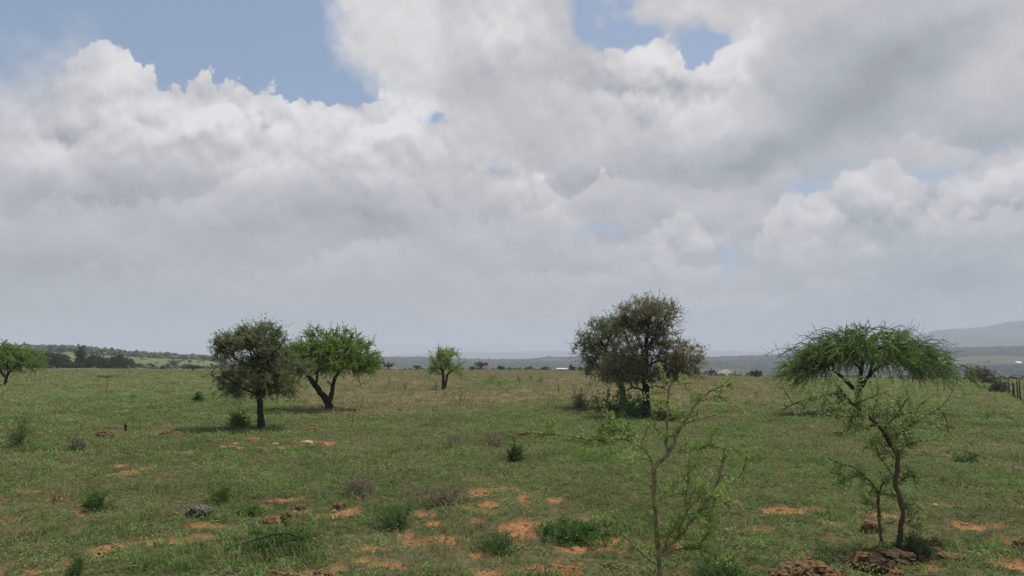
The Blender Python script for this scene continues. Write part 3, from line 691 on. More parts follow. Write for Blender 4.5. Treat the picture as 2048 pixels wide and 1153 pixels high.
def seedling(label, px, py, hpx, seed, wpx=None, leafy=1., mat='leaf_green', group=None, name='seedling', lean=0., flat=False, bark='bark_dark'):
    rng = RNG(seed); b = G(px, py); s = b[1] / F; h = hpx * s; w = (wpx or hpx * .5) * s
    root = thing(name, b, label, 'seedling', group); st = MB(); lv = MB(); rt = max(.012, .6 * s)
    P = [b - [0, 0, .02]]; n = 6
    for i in range(1, n + 1): P.append(b + np.array([lean * h * i / n + rng.normal() * .04 * h, rng.normal() * .04 * h, h * i / n]))
    P = resample(P, h / 9); st.tube(P, np.linspace(rt, rt * .4, len(P)), 5)
    sz = max(.03, 2.2 * s)
    for k in range(int(9 if not flat else 12)):
        t = (.35 + .65 * rng.random()) if not flat else .85 + .15 * rng.random(); p = P[int(t * (len(P) - 1))]
        a = rng.random() * 6.28; d = np.array([cos(a), sin(a) * .7, (.5 * rng.random() if not flat else .15)]); L = w * (.3 + .5 * rng.random())
        q = p + d * L * np.linspace(0, 1, 5)[:, None]; q[:, 2] += rng.normal() * .1 * L * np.linspace(0, 1, 5)
        st.tube(q, np.linspace(rt * .5, rt * .25, 5), 3, cap=False)
        m = int(10 * leafy); tt = rng.random(m); Q = p + d * L * tt[:, None] + rng.normal(size=(m, 3)) * sz * .5
        lv.leaves(Q, rng.normal(size=(m, 3)) + [0, 0, .4], sz * (.7 + .6 * rng.random(m)), sz * .55, rng.random(m), rng)
    part('stem', st, M[bark], root); part('leaves', lv, M[mat], root); return root

SG = 'thorn seedlings dotted over the field'
SEED = [('forked bare seedling standing right of the green umbrella tree trunk', 703, 862, 44, 18, .8, .05),
    ('leaning thin seedling below the small lone tree, slightly right', 919, 812, 38, 20, .5, .12),
    ('upright cross-shaped seedling left of the brown log', 1028, 915, 44, 30, .7, 0),
    ('hooked dark seedling left of the small lone tree', 808, 785, 22, 8, .5, .2),
    ('wispy seedling furthest left of the hooked one in brown grass', 778, 775, 22, 18, .8, 0),
    ('faint seedling right of the small lone tree trunk', 922, 765, 18, 16, .8, 0),
    ('wide low seedling in the green strip right of the small lone tree', 983, 768, 16, 22, 1., 0),
    ('twin-armed seedling in the green strip, middle of the brown field', 995, 776, 14, 14, 1., 0),
    ('thin seedling on the right of the green strip in the brown field', 1037, 770, 20, 10, .7, 0),
    ('bushy seedling on the brown rise below the white-roofed shed', 1062, 765, 12, 12, 1., 0),
    ('low seedling nearest below the white-roofed shed', 1117, 790, 22, 6, .5, 0),
    ('small seedling between the white-roofed shed and the spiky shrub', 1081, 768, 12, 14, 1., 0),
    ('stub seedling at the left foot of the small lone tree', 872, 778, 12, 10, 1., 0),
    ('tall dark seedling in the grass right of the tallest tree', 1382, 815, 26, 10, 1., 0),
    ('single bare seedling left of the dark bush on the far right field', 1471, 760, 20, 8, .3, 0),
    ('grey seedling beyond the near sapling, right of the tallest tree', 1433, 790, 22, 14, .9, 0),
    ('faint seedling under the left edge of the wide umbrella tree', 1512, 800, 16, 12, .9, 0),
    ('hooked seedling at the right end of the drooping umbrella tree', 1885, 838, 22, 14, .7, .1),
    ('low seedling in the far right grass below the fence', 1975, 842, 18, 22, 1., 0),
    ('thin seedling in grass left of the rounded thorn tree', 425, 802, 20, 10, .6, .15),
    ('tiny seedling in the far left grass right of the flat one', 265, 800, 12, 12, 1., 0),
    ('sprawling seedling behind the green umbrella tree, right side', 720, 778, 14, 26, 1., 0)]
for i, q in enumerate(SEED): seedling(q[0], q[1], q[2], q[3], 100 + i, q[4], q[5], group=SG, lean=q[6])
seedling('small flat-topped faint tree in the hazy left grass', 213, 784, 32, 130, 62, 1.6, 'leaf_grey', name='flat_seedling', flat=True)

# posts and dead wood
rng = RNG(5)
b = G(251, 862); t = thing('wooden_stump', b, 'short black stump standing alone in the grass at left', 'stump'); mb = MB()
s_ = b[1] / F
mb.tube([b + [0, 0, -.05], b + [.01, 0, .1], b + [-.015, 0, .17], b + [.0, 0, 11 * s_]], [.05, .055, .04, .055], 8); part('stump_body', mb, M['bark_dark'], t, True)
b = G(1075, 872); s_ = b[1] / F; t = thing('fallen_log', b, 'reddish-brown broken log lying in the grass right of centre', 'log'); mb = MB()
mb.tube([P3(1030, 871, b[1] + .1) , P3(1050, 867, b[1]), P3(1065, 864, b[1]), P3(1078, 862, b[1] - .1)], [.03, .05, .045, .02], 7)
mb.tube([P3(1068, 873, b[1]), P3(1080, 872, b[1]), P3(1088, 874, b[1])], [.10, .13, .08], 8); mb.tube([P3(1086, 870, b[1]), P3(1102, 869, b[1]), P3(1118, 872, b[1] - .1)], [.035, .03, .015], 6)
mb.tube([P3(1080, 872, b[1]), P3(1092, 866, b[1]), P3(1100, 861, b[1])], [.03, .02, .012], 5); part('log_body', mb, M['rock_red'], t, True)
b = G(700, 1100); b = G(575, 1110); t = thing('dead_twig', b, 'thin dark arching dead twig over the low bush at lower left-centre', 'twig'); mb = MB(); D = b[1]
mb.tube(resample([P3(470, 1092, D - .2), P3(500, 1083, D), P3(535, 1073, D), P3(565, 1066, D), P3(590, 1070, D), P3(612, 1084, D)], .08), .009, 5)
mb.tube([P3(562, 1067, D), P3(560, 1073, D), P3(558, 1078, D)], .005, 4); part('twig_body', mb, M['bark_dark'], t)
for (lab, pts) in (('long pale arching grass stem at lower left-centre', [(520, 1103), (560, 1090), (600, 1083), (640, 1090), (660, 1104)]),
                   ('pale bent grass stem among the red earth patches', [(880, 1082), (890, 1066), (910, 1056), (930, 1054)])):
    b = G(pts[-1][0], pts[-1][1] + 6); t = thing('bent_grass', b, lab, 'grass'); mb = MB()
    mb.tube(resample([P3(q[0], q[1], b[1]) for q in pts], .06), .005, 4); part('stalk', mb, M['straw'], t)

# ------------------------------------------------------------------ rocks
def ico(sub):
    import bmesh
    bm = bmesh.new(); bmesh.ops.create_icosphere(bm, subdivisions=sub, radius=1)
    V = np.array([v.co[:] for v in bm.verts]); Fc = np.array([[v.index for v in f.verts] for f in bm.faces]); bm.free(); return V, Fc
ICO = {k: ico(k) for k in (1, 2, 3, 4)}
def rock_geo(mb, c, rad, rng, sub=3, rough=.35):
    V, Fc = ICO[sub]; sd = rng.random() * 90; a = rng.random() * 6.28
    n = fbm(V[:, 0] * 1.1 + sd, V[:, 1] * 1.1 + V[:, 2] * 1.7, 3) + fbm(V[:, 2] * 1.3 - sd, V[:, 0] * 1.3 + 4, 3)
    n2 = fbm(V[:, 0] * 3.5 + sd, V[:, 1] * 3.5 + V[:, 2] * 4, 4, .6)
    n3 = fbm(V[:, 0] * 9 + sd, V[:, 1] * 9 + V[:, 2] * 10, 3, .7)
    W = V * (1 + rough * n + rough * .7 * n2 + rough * .4 * n3)[:, None]
    W = np.sign(W) * np.abs(W) ** .9
    R = np.array([[cos(a), -sin(a), 0], [sin(a), cos(a), 0], [0, 0, 1]]); mb.add((W @ R.T) * rad + c, Fc, None, .5)
def rock(label, px, py, w, h, mat, seed, name='rock', group=None, sub=4, rough=.35, cat='rock', lumps=1):
    rng = RNG(seed); b = G(px, py); s = b[1] / F; t = thing(name, b, label, cat, group); mb = MB(); W, Hh = w * s / 2, h * s
    k_ = .8 if lumps > 20 else 1.; rock_geo(mb, b + [0, W * .3, Hh * .15], (W * k_, W * .8 * k_, Hh * .8 * k_), rng, sub, rough)
    for k in range(lumps - 1):
        a = rng.normal(size=2) * W * .45; q = (.25 + .3 * rng.random()) * (.45 if lumps > 20 else 1); rock_geo(mb, b + [a[0], a[1] * .6, Hh * (.15 + .7 * rng.random() * max(0, 1 - (a[0] ** 2 + a[1] ** 2) / W ** 2))], (W * q, W * q, Hh * q), rng, 2, .5)
    part(name + '_body', mb, mat, t, False); return t
rock('grey and white speckled rock in the grass at lower left', 397, 1032, 44, 17, M['rock_lichen'], 61, lumps=4)
rock('brown stone next to the pale yellow stone, lower left-centre', 574, 1042, 26, 15, M['rock'], 62)
rock('pale yellow stone beside the brown one, lower left-centre', 590, 1040, 14, 16, M['rock_pale'], 63)
rock('flat orange stone left of the brown stone, lower left-centre', 538, 1047, 26, 12, M['rock_red'], 64)
rock('small dark stone above the pale yellow one', 600, 1018, 22, 8, M['rock'], 65)
rock('buff pebble lying right of the pale yellow stone', 668, 1028, 10, 7, M['rock_pale'], 66)
rock('cream pebble at the right end of the stony patch', 705, 1039, 12, 8, M['rock_pale'], 67)
rock('brown stone topping the stony patch, lower left-centre', 678, 1018, 30, 9, M['rock'], 68)
rock('tan pebble low in the stony patch', 683, 1042, 10, 6, M['rock_pale'], 69)
rock('reddish boulder left of the thin second stem of the young thorn tree', 1742, 1064, 32, 18, M['rock_red'], 70)
rock('rough dark brown earth mound in the bottom row, left of the young thorn tree', 1625, 1158, 112, 32, M['rock'], 71, 'earth_mound', lumps=110, rough=.45, cat='mound', sub=4)
rock('tall brown earth mound at the foot of the young thorn tree', 1733, 1136, 74, 28, M['rock'], 72, 'earth_mound', lumps=90, rough=.45, cat='mound', sub=4)
rock('black broken rock at the bottom right of the tall brown mound', 1765, 1152, 66, 28, M['rock_dark'], 73, lumps=4)
rock('dark rock with pale face under the young thorn tree', 1800, 1128, 60, 24, M['rock_dark'], 74, lumps=3)
rock('orange rock at the bottom edge under the young thorn tree', 1795, 1158, 40, 18, M['rock_red'], 75)
rock('pointed brown rock in the grass right of the young thorn tree', 1870, 1092, 26, 16, M['rock'], 76)
rock('flat brownish rock lower right, right of the young thorn tree foot', 1910, 1122, 48, 14, M['rock'], 77)
rock('brown rock cut by the right edge of the picture', 2044, 1098, 26, 16, M['rock'], 78)
rock('grey-brown rock at the bottom edge, left of centre', 555, 1156, 60, 14, M['rock'], 79, lumps=5)
rock('brown clod with flat top at the bottom edge, right of the grey-brown rock', 650, 1156, 50, 13, M['rock'], 80, lumps=4)
rock('dark clod at the bottom edge beside the nearest sapling', 1232, 1146, 50, 14, M['rock_dark'], 81, lumps=3)
rock('brown earth hump in the far left grass', 208, 872, 32, 9, M['rock'], 82, 'earth_hump', cat='clod')
rock('dark earth hump between the lone stump and the thorn tree', 335, 868, 36, 6, M['rock_red'], 83, 'earth_hump', cat='clod')
rock('reddish hump of soil under the green umbrella tree', 624, 861, 22, 6, M['rock_red'], 84, 'earth_hump', cat='clod')
rock('dark stone lying above the brown log', 1063, 866, 14, 8, M['rock_dark'], 85)
rock('small dark stone in the grass right of the young thorn tree', 1914, 1018, 10, 5, M['rock_dark'], 86)
rock('pale flat stone in the grass right of the young thorn tree', 1873, 1013, 16, 4, M['rock_pale'], 87)
rock('brown stone under the tallest tree at right of its trunk', 1325, 832, 26, 9, M['rock'], 88)
CL = [(470, 890, 'upper'), (492, 884, 'middle'), (478, 901, 'lower'), (550, 890, 'upper'), (585, 889, 'middle'), (612, 888, 'right'), (640, 888, 'far right'), (560, 906, 'lower')]
lab_cl = ['buff clod leftmost in the rubble under the thorn tree', 'dark clod high in the rubble under the thorn tree', 'reddish clod lowest left in the rubble under the thorn tree', 'pale clod in the middle rubble under the trees',
    'brown clod right of the pale one in the rubble', 'yellowish clod in the rubble under the umbrella tree', 'rightmost brown clod of the rubble strip', 'lowest clod of the middle rubble strip']
for i, (x, y, _) in enumerate(CL): rock(lab_cl[i], x, y, 14 + 6 * (i % 3), 4 + (i % 3), M[['rock_pale', 'rock', 'rock_red', 'rock_pale', 'rock', 'rock_pale', 'rock_red', 'rock'][i]], 200 + i, 'earth_clod', 'clods in the rubble strip', 2, cat='clod')

# ------------------------------------------------------------------ ground sheet
def build_ground():
    az = np.radians(np.concatenate([np.arange(-180, -44, 4), np.arange(-44, -38, .8), np.arange(-38, 38.01, .17), np.arange(38.8, 45, .8), np.arange(48, 180, 4)]))
    r = [0.]
    q = .6
    while q < 6: r.append(q); q *= 1.18
    while q < 60: r.append(q); q *= 1.0085
    while q < 420: r.append(q); q *= 1.014
    while q < 11000: r.append(q); q *= 1.12
    r.append(11200); r = np.array(r[1:]); na, nr = len(az), len(r)
    R, A = np.meshgrid(r, az, indexing='ij'); X = R * np.sin(A); Y = R * np.cos(A); Z = H(X, Y)
    soil, dry, lush = fields(X, Y)
    near = 1 - sstep(30, 70, R)
    Z = Z + near * (.06 * fbm(X / .45, Y / .45, 4, .55, 5) + .03 * perlin(X / 1.7, Y / 1.7)) - .03 * soil * near
    V = np.stack([X, Y, Z], -1).reshape(-1, 3); V = np.vstack([V, [[0, 0, 0]]]); c = len(V) - 1
    i, j = np.meshgrid(np.arange(nr - 1), np.arange(na), indexing='ij'); j2 = (j + 1) % na
    Fq = np.stack([i * na + j, i * na + j2, (i + 1) * na + j2, (i + 1) * na + j], -1).reshape(-1, 4)[:, ::-1]
    jj = np.arange(na); Ft = np.stack([np.full(na, c), (jj + 1) % na, jj], 1)
    at = lambda a: np.r_[a.ravel(), 0]
    me = raw_mesh('ground', V, [Ft, Fq], M['ground'], dict(soil=at(soil * (1 - sstep(90, 150, R))), dry=at(dry), lush=at(lush), far=at(sstep(25, 110, R))), True)
    o = obj('ground', me); o['kind'] = 'structure'
build_ground()

def ground_z(x, y, soil):
    r = np.hypot(x, y); near = 1 - sstep(30, 70, r)
    return H(x, y) + near * (.06 * fbm(x / .45, y / .45, 4, .55, 5) + .03 * perlin(x / 1.7, y / 1.7)) - .03 * soil * near

def build_grass():
    rng = RNG(99); NC = 105000; per = 8; a, b = 6.0, 250.
    def clumps(NC, a, b, ex):
        u = rng.random(NC); r = (a ** ex + u * (b ** ex - a ** ex)) ** (1 / ex); th = radians(40) * (2 * rng.random(NC) - 1)
        return r * np.sin(th), r * np.cos(th), r
    x, y, r = clumps(NC, a, b, .3)
    soil, dry, lush = fields(x, y)
    tus = fbm(x / 1.3, y / 1.3, 3, seed=9); n4 = fbm(x / 5, y / 5, 3, seed=11); fine = fbm(x / .35, y / .35, 2, seed=12)
    keep = rng.random(NC) < (1 - np.clip(soil * 1.25 + fbm(x / .22, y / .22, 2, seed=41) * soil * 1.2, 0, .97)) * np.clip(.62 + 2.6 * fine + .5 * tus, .06, 1)
    x, y, r, soil, dry, lush, tus, n4 = [q[keep] for q in (x, y, r, soil, dry, lush, tus, n4)]; n = len(x)
    cdry = (rng.random(n) < np.clip(dry * 1.05 + .05 + .5 * np.clip(fbm(x / 1.1, y / 1.1, 3, seed=33), 0, 1), 0, .97)) * 1.0
    h = (.030 + .04 * rng.random(n) + .13 * np.clip(tus, 0, .5) + .05 * np.clip(n4, 0, 1)) * (1 + .25 * lush)
    tuss = rng.random(n) < .03 + .05 * np.clip(tus, 0, 1); h = np.where(tuss, h * 2.3, h)
    h = h * (1 + 1.1 * dry * sstep(20, 60, r)) * (1 + sstep(40, 200, r) * .8)
    cv = np.clip(rng.random(n) * .7 + .15 + .9 * fbm(x / 2.2, y / 2.2, 3, seed=31), 0, 1)
    stalk = rng.random(n) < .012 + .03 * dry; h = np.where(stalk, .18 + .2 * rng.random(n), h); cdry = np.where(stalk, 1., cdry)
    idx = np.repeat(np.arange(n), per); m = len(idx); R = r[idx]
    spread = (.025 + .0026 * R) * (1 + .6 * tuss[idx]); bx = x[idx] + rng.normal(size=m) * spread; by = y[idx] + rng.normal(size=m) * spread
    bz = ground_z(bx, by, soil[idx]) - .01
    hh = h[idx] * (.5 + .8 * rng.random(m)); th = rng.random(m) * 2 * pi; lean = hh * (.25 + .75 * rng.random(m)) * (1 + .3 * cdry[idx])
    w = np.maximum(.011, .00095 * R) * (.7 + .6 * rng.random(m)); ph = rng.random(m) * 2 * pi
    lx, ly = np.cos(th) * lean, np.sin(th) * lean; sx, sy = np.cos(ph) * w / 2, np.sin(ph) * w / 2
    B0 = np.stack([bx - sx, by - sy, bz], 1); B1 = np.stack([bx + sx, by + sy, bz], 1)
    M0 = np.stack([bx + lx * .35 - sx * .8, by + ly * .35 - sy * .8, bz + hh * .62], 1); M1 = np.stack([bx + lx * .35 + sx * .8, by + ly * .35 + sy * .8, bz + hh * .62], 1)
    T = np.stack([bx + lx, by + ly, bz + hh], 1)
    near = R < 45
    va = np.clip(cv[idx] * .6 + rng.random(m) * .5 - .05, 0, 1); da = np.clip(cdry[idx] * (.7 + .4 * rng.random(m)) + (rng.random(m) < .06) * .7, 0, 1); la = lush[idx]
    k = near.sum(); V1 = np.stack([B0[near], B1[near], M1[near], M0[near], T[near]], 1).reshape(-1, 3); o5 = np.arange(k)[:, None] * 5
    q = o5 + [0, 1, 2, 3]; t3 = o5 + [3, 2, 4]; far = ~near; k2 = far.sum(); V2 = np.stack([B0[far], B1[far], T[far]], 1).reshape(-1, 3)
    t2 = len(V1) + np.arange(k2 * 3).reshape(-1, 3)
    f = lambda v: np.r_[np.repeat(v[near], 5), np.repeat(v[far], 3)]
    # broad-leaved weeds between the blades
    x, y, r = clumps(52000, 6.5, 170, .2); soil, dry, lush = fields(x, y); wn = fbm(x / .9, y / .9, 3, seed=21)
    kp = (rng.random(len(x)) < np.clip(.5 + 1.8 * wn, .05, 1) * (1 - soil) * (1 - .85 * dry)); x, y, r, soil, lush = [q[kp] for q in (x, y, r, soil, lush)]
    nw = 9; id2 = np.repeat(np.arange(len(x)), nw); m2 = len(id2); Rw = r[id2]
    px_ = x[id2] + rng.normal(size=m2) * (.05 + .002 * Rw); py_ = y[id2] + rng.normal(size=m2) * (.05 + .002 * Rw); pz = ground_z(px_, py_, soil[id2]) + .02 + .09 * rng.random(m2) * (.5 + rng.random(len(x))[id2])
    D = rng.normal(size=(m2, 3)) * [1, 1, .35] + [0, 0, .25]; D /= np.linalg.norm(D, axis=1)[:, None]; S = np.cross(D, [0, 0, 1.] + rng.normal(size=(m2, 3)) * .3); S /= np.linalg.norm(S, axis=1)[:, None]
    L = (np.maximum(.030, .0022 * Rw) * (.7 + .7 * rng.random(m2)))[:, None]; P = np.stack([px_, py_, pz], 1)
    V3 = np.stack([P, P + D * L * .5 + S * L * .3, P + D * L, P + D * L * .5 - S * L * .3], 1).reshape(-1, 3)
    off = len(V1) + len(V2); q3 = off + np.arange(m2 * 4).reshape(-1, 4); cw = np.clip(rng.random(len(x))[id2] * .5 + rng.random(m2) * .3 + .1 + .8 * fbm(x / 2.2, y / 2.2, 3, seed=31)[id2], 0, 1)
    me = raw_mesh('grass', np.vstack([V1, V2, V3]), [t3, t2, q, q3], M['grass'],
        dict(var=np.r_[f(va), np.repeat(cw, 4)], dry=np.r_[f(da), np.zeros(m2 * 4)], lush=np.r_[f(la), np.repeat(np.clip(lush[id2] * .5 + .25, 0, 1), 4)]))
    o = obj('grass', me); o['kind'] = 'stuff'; o['label'] = 'short mixed green and straw grass covering the whole field'; o['category'] = 'grass'
build_grass()

def build_pebbles():
    rng = RNG(77); n = 40000; u = rng.random(n); r = 6.5 * (30 / 6.5) ** u; th = radians(38) * (2 * rng.random(n) - 1); x, y = r * np.sin(th), r * np.cos(th)
    soil, _, _ = fields(x, y); k = rng.random(n) < soil * .5 + .02; x, y, r, soil = x[k], y[k], r[k], soil[k]; z = ground_z(x, y, soil); V, Fc = ICO[1]; n = len(x)
    s = (.008 + .025 * rng.random(n) ** 4) * (.7 + r / 14); W = V[None] * (1 + .35 * rng.normal(size=(n, len(V), 1))) * s[:, None, None] * [1, 1, .6]
    W += np.stack([x, y, z], 1)[:, None, :]; Fa = (Fc[None] + (np.arange(n) * len(V))[:, None, None]).reshape(-1, 3)
    o = obj('gravel', raw_mesh('gravel', W.reshape(-1, 3), Fa, M['rock_red'])); o['kind'] = 'stuff'; o['label'] = 'small reddish crumbs of earth on the bare soil patches'; o['category'] = 'gravel'
build_pebbles()

# ------------------------------------------------------------------ hills
def hill_mat(name, wood, wood2, field, sc):
    m, t, o = newmat(name); p = t.pos(); n = t.noise(t.vm('MULTIPLY', p, (1, .5, 2)), sc, 8, .65); n2 = t.noise(p, sc * .18, 5, .6); f = t.attr('field')
    w = t.mix(t.rng(n, .38, .62), wood, wood2); k = t.rng(t.m('ADD', f, t.m('MULTIPLY', t.m('SUBTRACT', n2, .5), .9)), .45, .6)
    surf(t, o, t.mix(k, w, t.mix(n, field, tuple(c * .75 for c in field))), 1., spec=.0); return m
def ridge(name, prof, R0, R1, R2, z0, mat, ncol=500, nrow=24, fieldf=None, a0=-1500, a1=3600, rough=1.):
    px = np.array([p[0] for p in prof], float); py = np.array([p[1] for p in prof], float)
    aa = np.array([azel(q, HY)[0] for q in px]); az = np.linspace(-radians(64), radians(64), ncol)
    el = np.interp(az, aa, (HY - py) / F * np.cos(np.clip(aa, -1, 1)) if False else (HY - py) / F)
    zt = CZ + el * R1 * (1 / np.cos(az)) ** 0; X, Y, Z, Fd = [], [], [], []
    zt = zt + fbm(az * 60, az * 0 + R1, 4) * R1 * .0011 * rough
    for i in range(nrow + 8):
        if i <= nrow: t = i / nrow; R = R0 + (R1 - R0) * t; z = z0 + (zt - z0) * (t ** 1.1); w = sin(pi * t)
        else: t = (i - nrow) / 7; R = R1 + (R2 - R1) * t; z = zt + (z0 - zt) * t ** 1.2; w = 0
        x, y = R * np.sin(az), R * np.cos(az); z = z + w * fbm(x / (R1 * .06), y / (R1 * .06), 3, seed=4) * (R1 * .004) * rough
        X.append(x); Y.append(y); Z.append(z)
        ppx = 1024 + F * np.tan(az); ppy = HY - (z - CZ) / R * F
        Fd.append(fieldf(ppx, ppy) if fieldf else np.zeros_like(x))
    V = np.stack([np.array(X), np.array(Y), np.array(Z)], -1); nr, na = V.shape[:2]
    i, j = np.meshgrid(np.arange(nr - 1), np.arange(na - 1), indexing='ij')
    Fq = np.stack([i * na + j, i * na + j + 1, (i + 1) * na + j + 1, (i + 1) * na + j], -1).reshape(-1, 4)[:, ::-1]
    o = obj(name, raw_mesh(name, V.reshape(-1, 3), Fq, mat, dict(field=np.array(Fd).ravel()), True)); o['kind'] = 'structure'; return V, np.array(Fd)
def hfield(x, y):
    s = np.zeros_like(x)
    for (cx, cy, rx, ry, w) in [(1980, 720, 150, 8, .9), (1118, 720.5, 45, 2.2, .7), (1450, 742, 110, 7, .6), (1620, 738, 100, 7, .5), (1860, 742, 100, 5, .4), (1510, 713, 20, 1., .6), (560, 738, 400, 4, .6), (1560, 750, 400, 5, .7), (1700, 714, 90, 3, .3), (620, 722, 60, 2, .3)]:
        s = np.maximum(s, w * np.clip(1.5 - np.sqrt(((x - cx) / rx) ** 2 + ((y - cy) / ry) ** 2), 0, 1))
    return s
MID = [(-1600, 716), (330, 714.5), (400, 713), (560, 715), (765, 715), (800, 714), (880, 715), (930, 718), (1000, 719), (1060, 718), (1090, 714.5), (1150, 714), (1240, 712), (1400, 715), (1450, 714), (1500, 711.5), (1570, 710), (1700, 705), (1850, 699), (2048, 697), (3600, 694)]
mid_mat = hill_mat('mid_hills', (.010, .016, .016), (.034, .046, .030), (.10, .105, .065), .035)
MV, MF = ridge('hills', MID, 950, 2500, 4200, -34, mid_mat, ncol=900, nrow=40, fieldf=hfield, rough=.5)
far_mat = hill_mat('far_hills', (.018, .028, .024), (.035, .048, .038), (.07, .07, .06), .006)
ridge('far_hills', [(-1600, 712), (400, 713), (760, 713), (780, 710), (850, 707), (930, 704), (1040, 704), (1075, 702), (1150, 702.5), (1300, 702), (1400, 703), (1445, 702), (1500, 704.5), (1560, 706.5), (1700, 706), (3600, 706)], 6500, 9000, 10500, -34, far_mat, fieldf=None)
ridge('mountain', [(-1600, 790), (1480, 760), (1530, 714), (1560, 707), (1600, 703), (1640, 700), (1700, 692), (1760, 684), (1800, 680), (1850, 675), (1875, 668), (1930, 666), (1965, 665), (2000, 659.5), (2048, 655), (2200, 642), (2500, 648), (3600, 690)], 3900, 5400, 7500, -34, far_mat, fieldf=None)

def lumps(name, P, S, mat, seed, label, sub=1):
    rng = RNG(seed); V, Fc = ICO[sub]; n = len(P); W = V[None] * (1 + .22 * rng.normal(size=(n, len(V), 1))); W[:, :, 2] *= .85
    W = W * S[:, None, None] * (1 + .25 * rng.normal(size=(n, 1, 3))); W = W + P[:, None, :]; Fa = (Fc[None] + (np.arange(n) * len(V))[:, None, None]).reshape(-1, 3)
    v = np.repeat(rng.random(n), len(V)); o = obj(name, raw_mesh(name, W.reshape(-1, 3), Fa, mat, {'var': v})); o['kind'] = 'stuff'; o['label'] = label; o['category'] = 'woods'; return o
wm = leaf_mat('far_foliage', (.013, .020, .014), (.038, .050, .030), .1)
def woods():
    rng = RNG(55); nr, na = MV.shape[:2]; n = 16000; i = rng.random(n) ** .8 * 40; j = rng.random(n) * (na - 2); ok = (np.abs((j / na - .5) * 128) < 44)
    i, j = i[ok], j[ok]; i0, j0 = np.minimum(i.astype(int), 39), j.astype(int); P = MV[i0, j0] * (1 - (i - i0))[:, None] + MV[i0 + 1, j0] * (i - i0)[:, None]; P = P * (1 - (j - j0))[:, None] + MV[i0, j0 + 1] * (j - j0)[:, None] if False else P
    P = P + np.stack([rng.normal(size=len(P)) * 6, rng.normal(size=len(P)) * 6, np.zeros(len(P))], 1); f = MF[i0, j0]; cl = fbm(P[:, 0] / 160, P[:, 1] / 160, 3)
    k = (rng.random(len(P)) < np.clip(.75 + 1.2 * cl - f * 1.3, .03, 1)); P = P[k]; S = 2.2 + 2.6 * rng.random(len(P)) ** 2
    lumps('woods', P, S, wm, 56, 'dark bluish woodland covering the distant hillside')
woods()
def crest_line():
    """scrub and trees along the top of the left hill and behind the field edge"""
    rng = RNG(57); P, S = [], []
    for k in range(520):
        px = -60 + 520 * rng.random(); R = 880 + 40 * rng.random(); p = AT(px, R); P.append(p + [0, 0, .6]); S.append(1.4 + 1.3 * rng.random() ** 2)
    for k in range(620):
        px = 250 + 800 * rng.random(); a = azel(px, HY)[0]; R = np.interp(a, _caz, _cd) + 12 + 60 * rng.random(); p = AT(px, R); P.append(p + [0, 0, .1]); S.append(.35 + .75 * rng.random() ** 2)
    for k in range(340):
        px = 1050 + 1000 * rng.random(); a = azel(px, HY)[0]; R = np.interp(a, _caz, _cd) + 8 + 50 * rng.random(); p = AT(px, R); P.append(p + [0, 0, .1]); S.append(.3 + .5 * rng.random() ** 2)
    for k in range(170):
        px = 40 + 560 * rng.random(); R = 330 + 540 * rng.random() ** .7; p = AT(px, R); P.append(p + [0, 0, .3]); S.append(.6 + 1.5 * rng.random() ** 3)
    for k in range(900):
        px = 20 + 420 * rng.random(); R = 600 + 290 * rng.random(); p = AT(px, R); P.append(p + [0, 0, .2]); S.append(1.6 + 1.6 * rng.random())
    lumps('scrub', np.array(P), np.array(S), leaf_mat('scrub_foliage', (.045, .062, .034), (.095, .115, .06), .2), 58, 'low grey-green scrub along the far edge of the field', sub=2)
crest_line()

# ------------------------------------------------------------------ far trees and buildings
def far_tree(label, px, topy, wpx, R, seed, mat='leaf_grey', flat=.0, group=None, n=70, trunkpx=None, name='tree', tall=False, h=None):
    rng = RNG(seed); b = AT(px, R); s = R / F; top = CZ + (HY - topy) * s / 1.0; Hh = max(1.2, top - b[2]) if h is None else h; W = wpx * s / 2
    root = thing(name, b, label, 'tree', group); sk = Skel(); zc = .62 + flat * .16; tz = (.3 + flat * .25) if not tall else .12
    sk.limb([b - [0, 0, .1], b + [rng.normal() * .03 * Hh, 0, Hh * tz], b + [rng.normal() * .05 * Hh, 0, Hh * (tz + .12)]], step=Hh * .08)
    if flat: sk.limb([b + [0, 0, Hh * tz], b + [W * .4, 0, Hh * .75]], step=Hh * .1); sk.limb([b + [0, 0, Hh * tz], b + [-W * .4, 0, Hh * .75]], step=Hh * .1)
    d = rng.normal(size=(n, 3)); d /= np.linalg.norm(d, axis=1)[:, None]; ry = (1 - zc) * Hh
    A = d * (rng.random(n) ** .4)[:, None] * [W, W, ry * (1.0 if not tall else 1.3)] * (1 + .25 * rng.normal(size=(n, 1))); A[:, 2] = np.where(A[:, 2] < 0, A[:, 2] * (.9 - .4 * flat) * (1.4 if not flat else 1), A[:, 2])
    if tall: A[:, :2] *= (1.15 - .5 * (A[:, 2:3] / ry + 1))
    sk.grow(A + b + [0, 0, zc * Hh], rng, step=Hh * .12, jit=.02 * Hh); r = sk.radii(.25 * s, max(1.2 * s, .025 * Hh)); tr = MB(); sk.mesh_into(tr, r, 5)
    lv = MB(); small_leaf_foliage(lv, tr, sk, b + np.array([0, 0, zc * Hh * .6]), rng, ntw=4, tl=Hh * .16, nl=8, size=1.7 * s, r=.12 * s)
    part('trunk', tr, M['bark_dark'], root); part('crown', lv, M[mat], root)
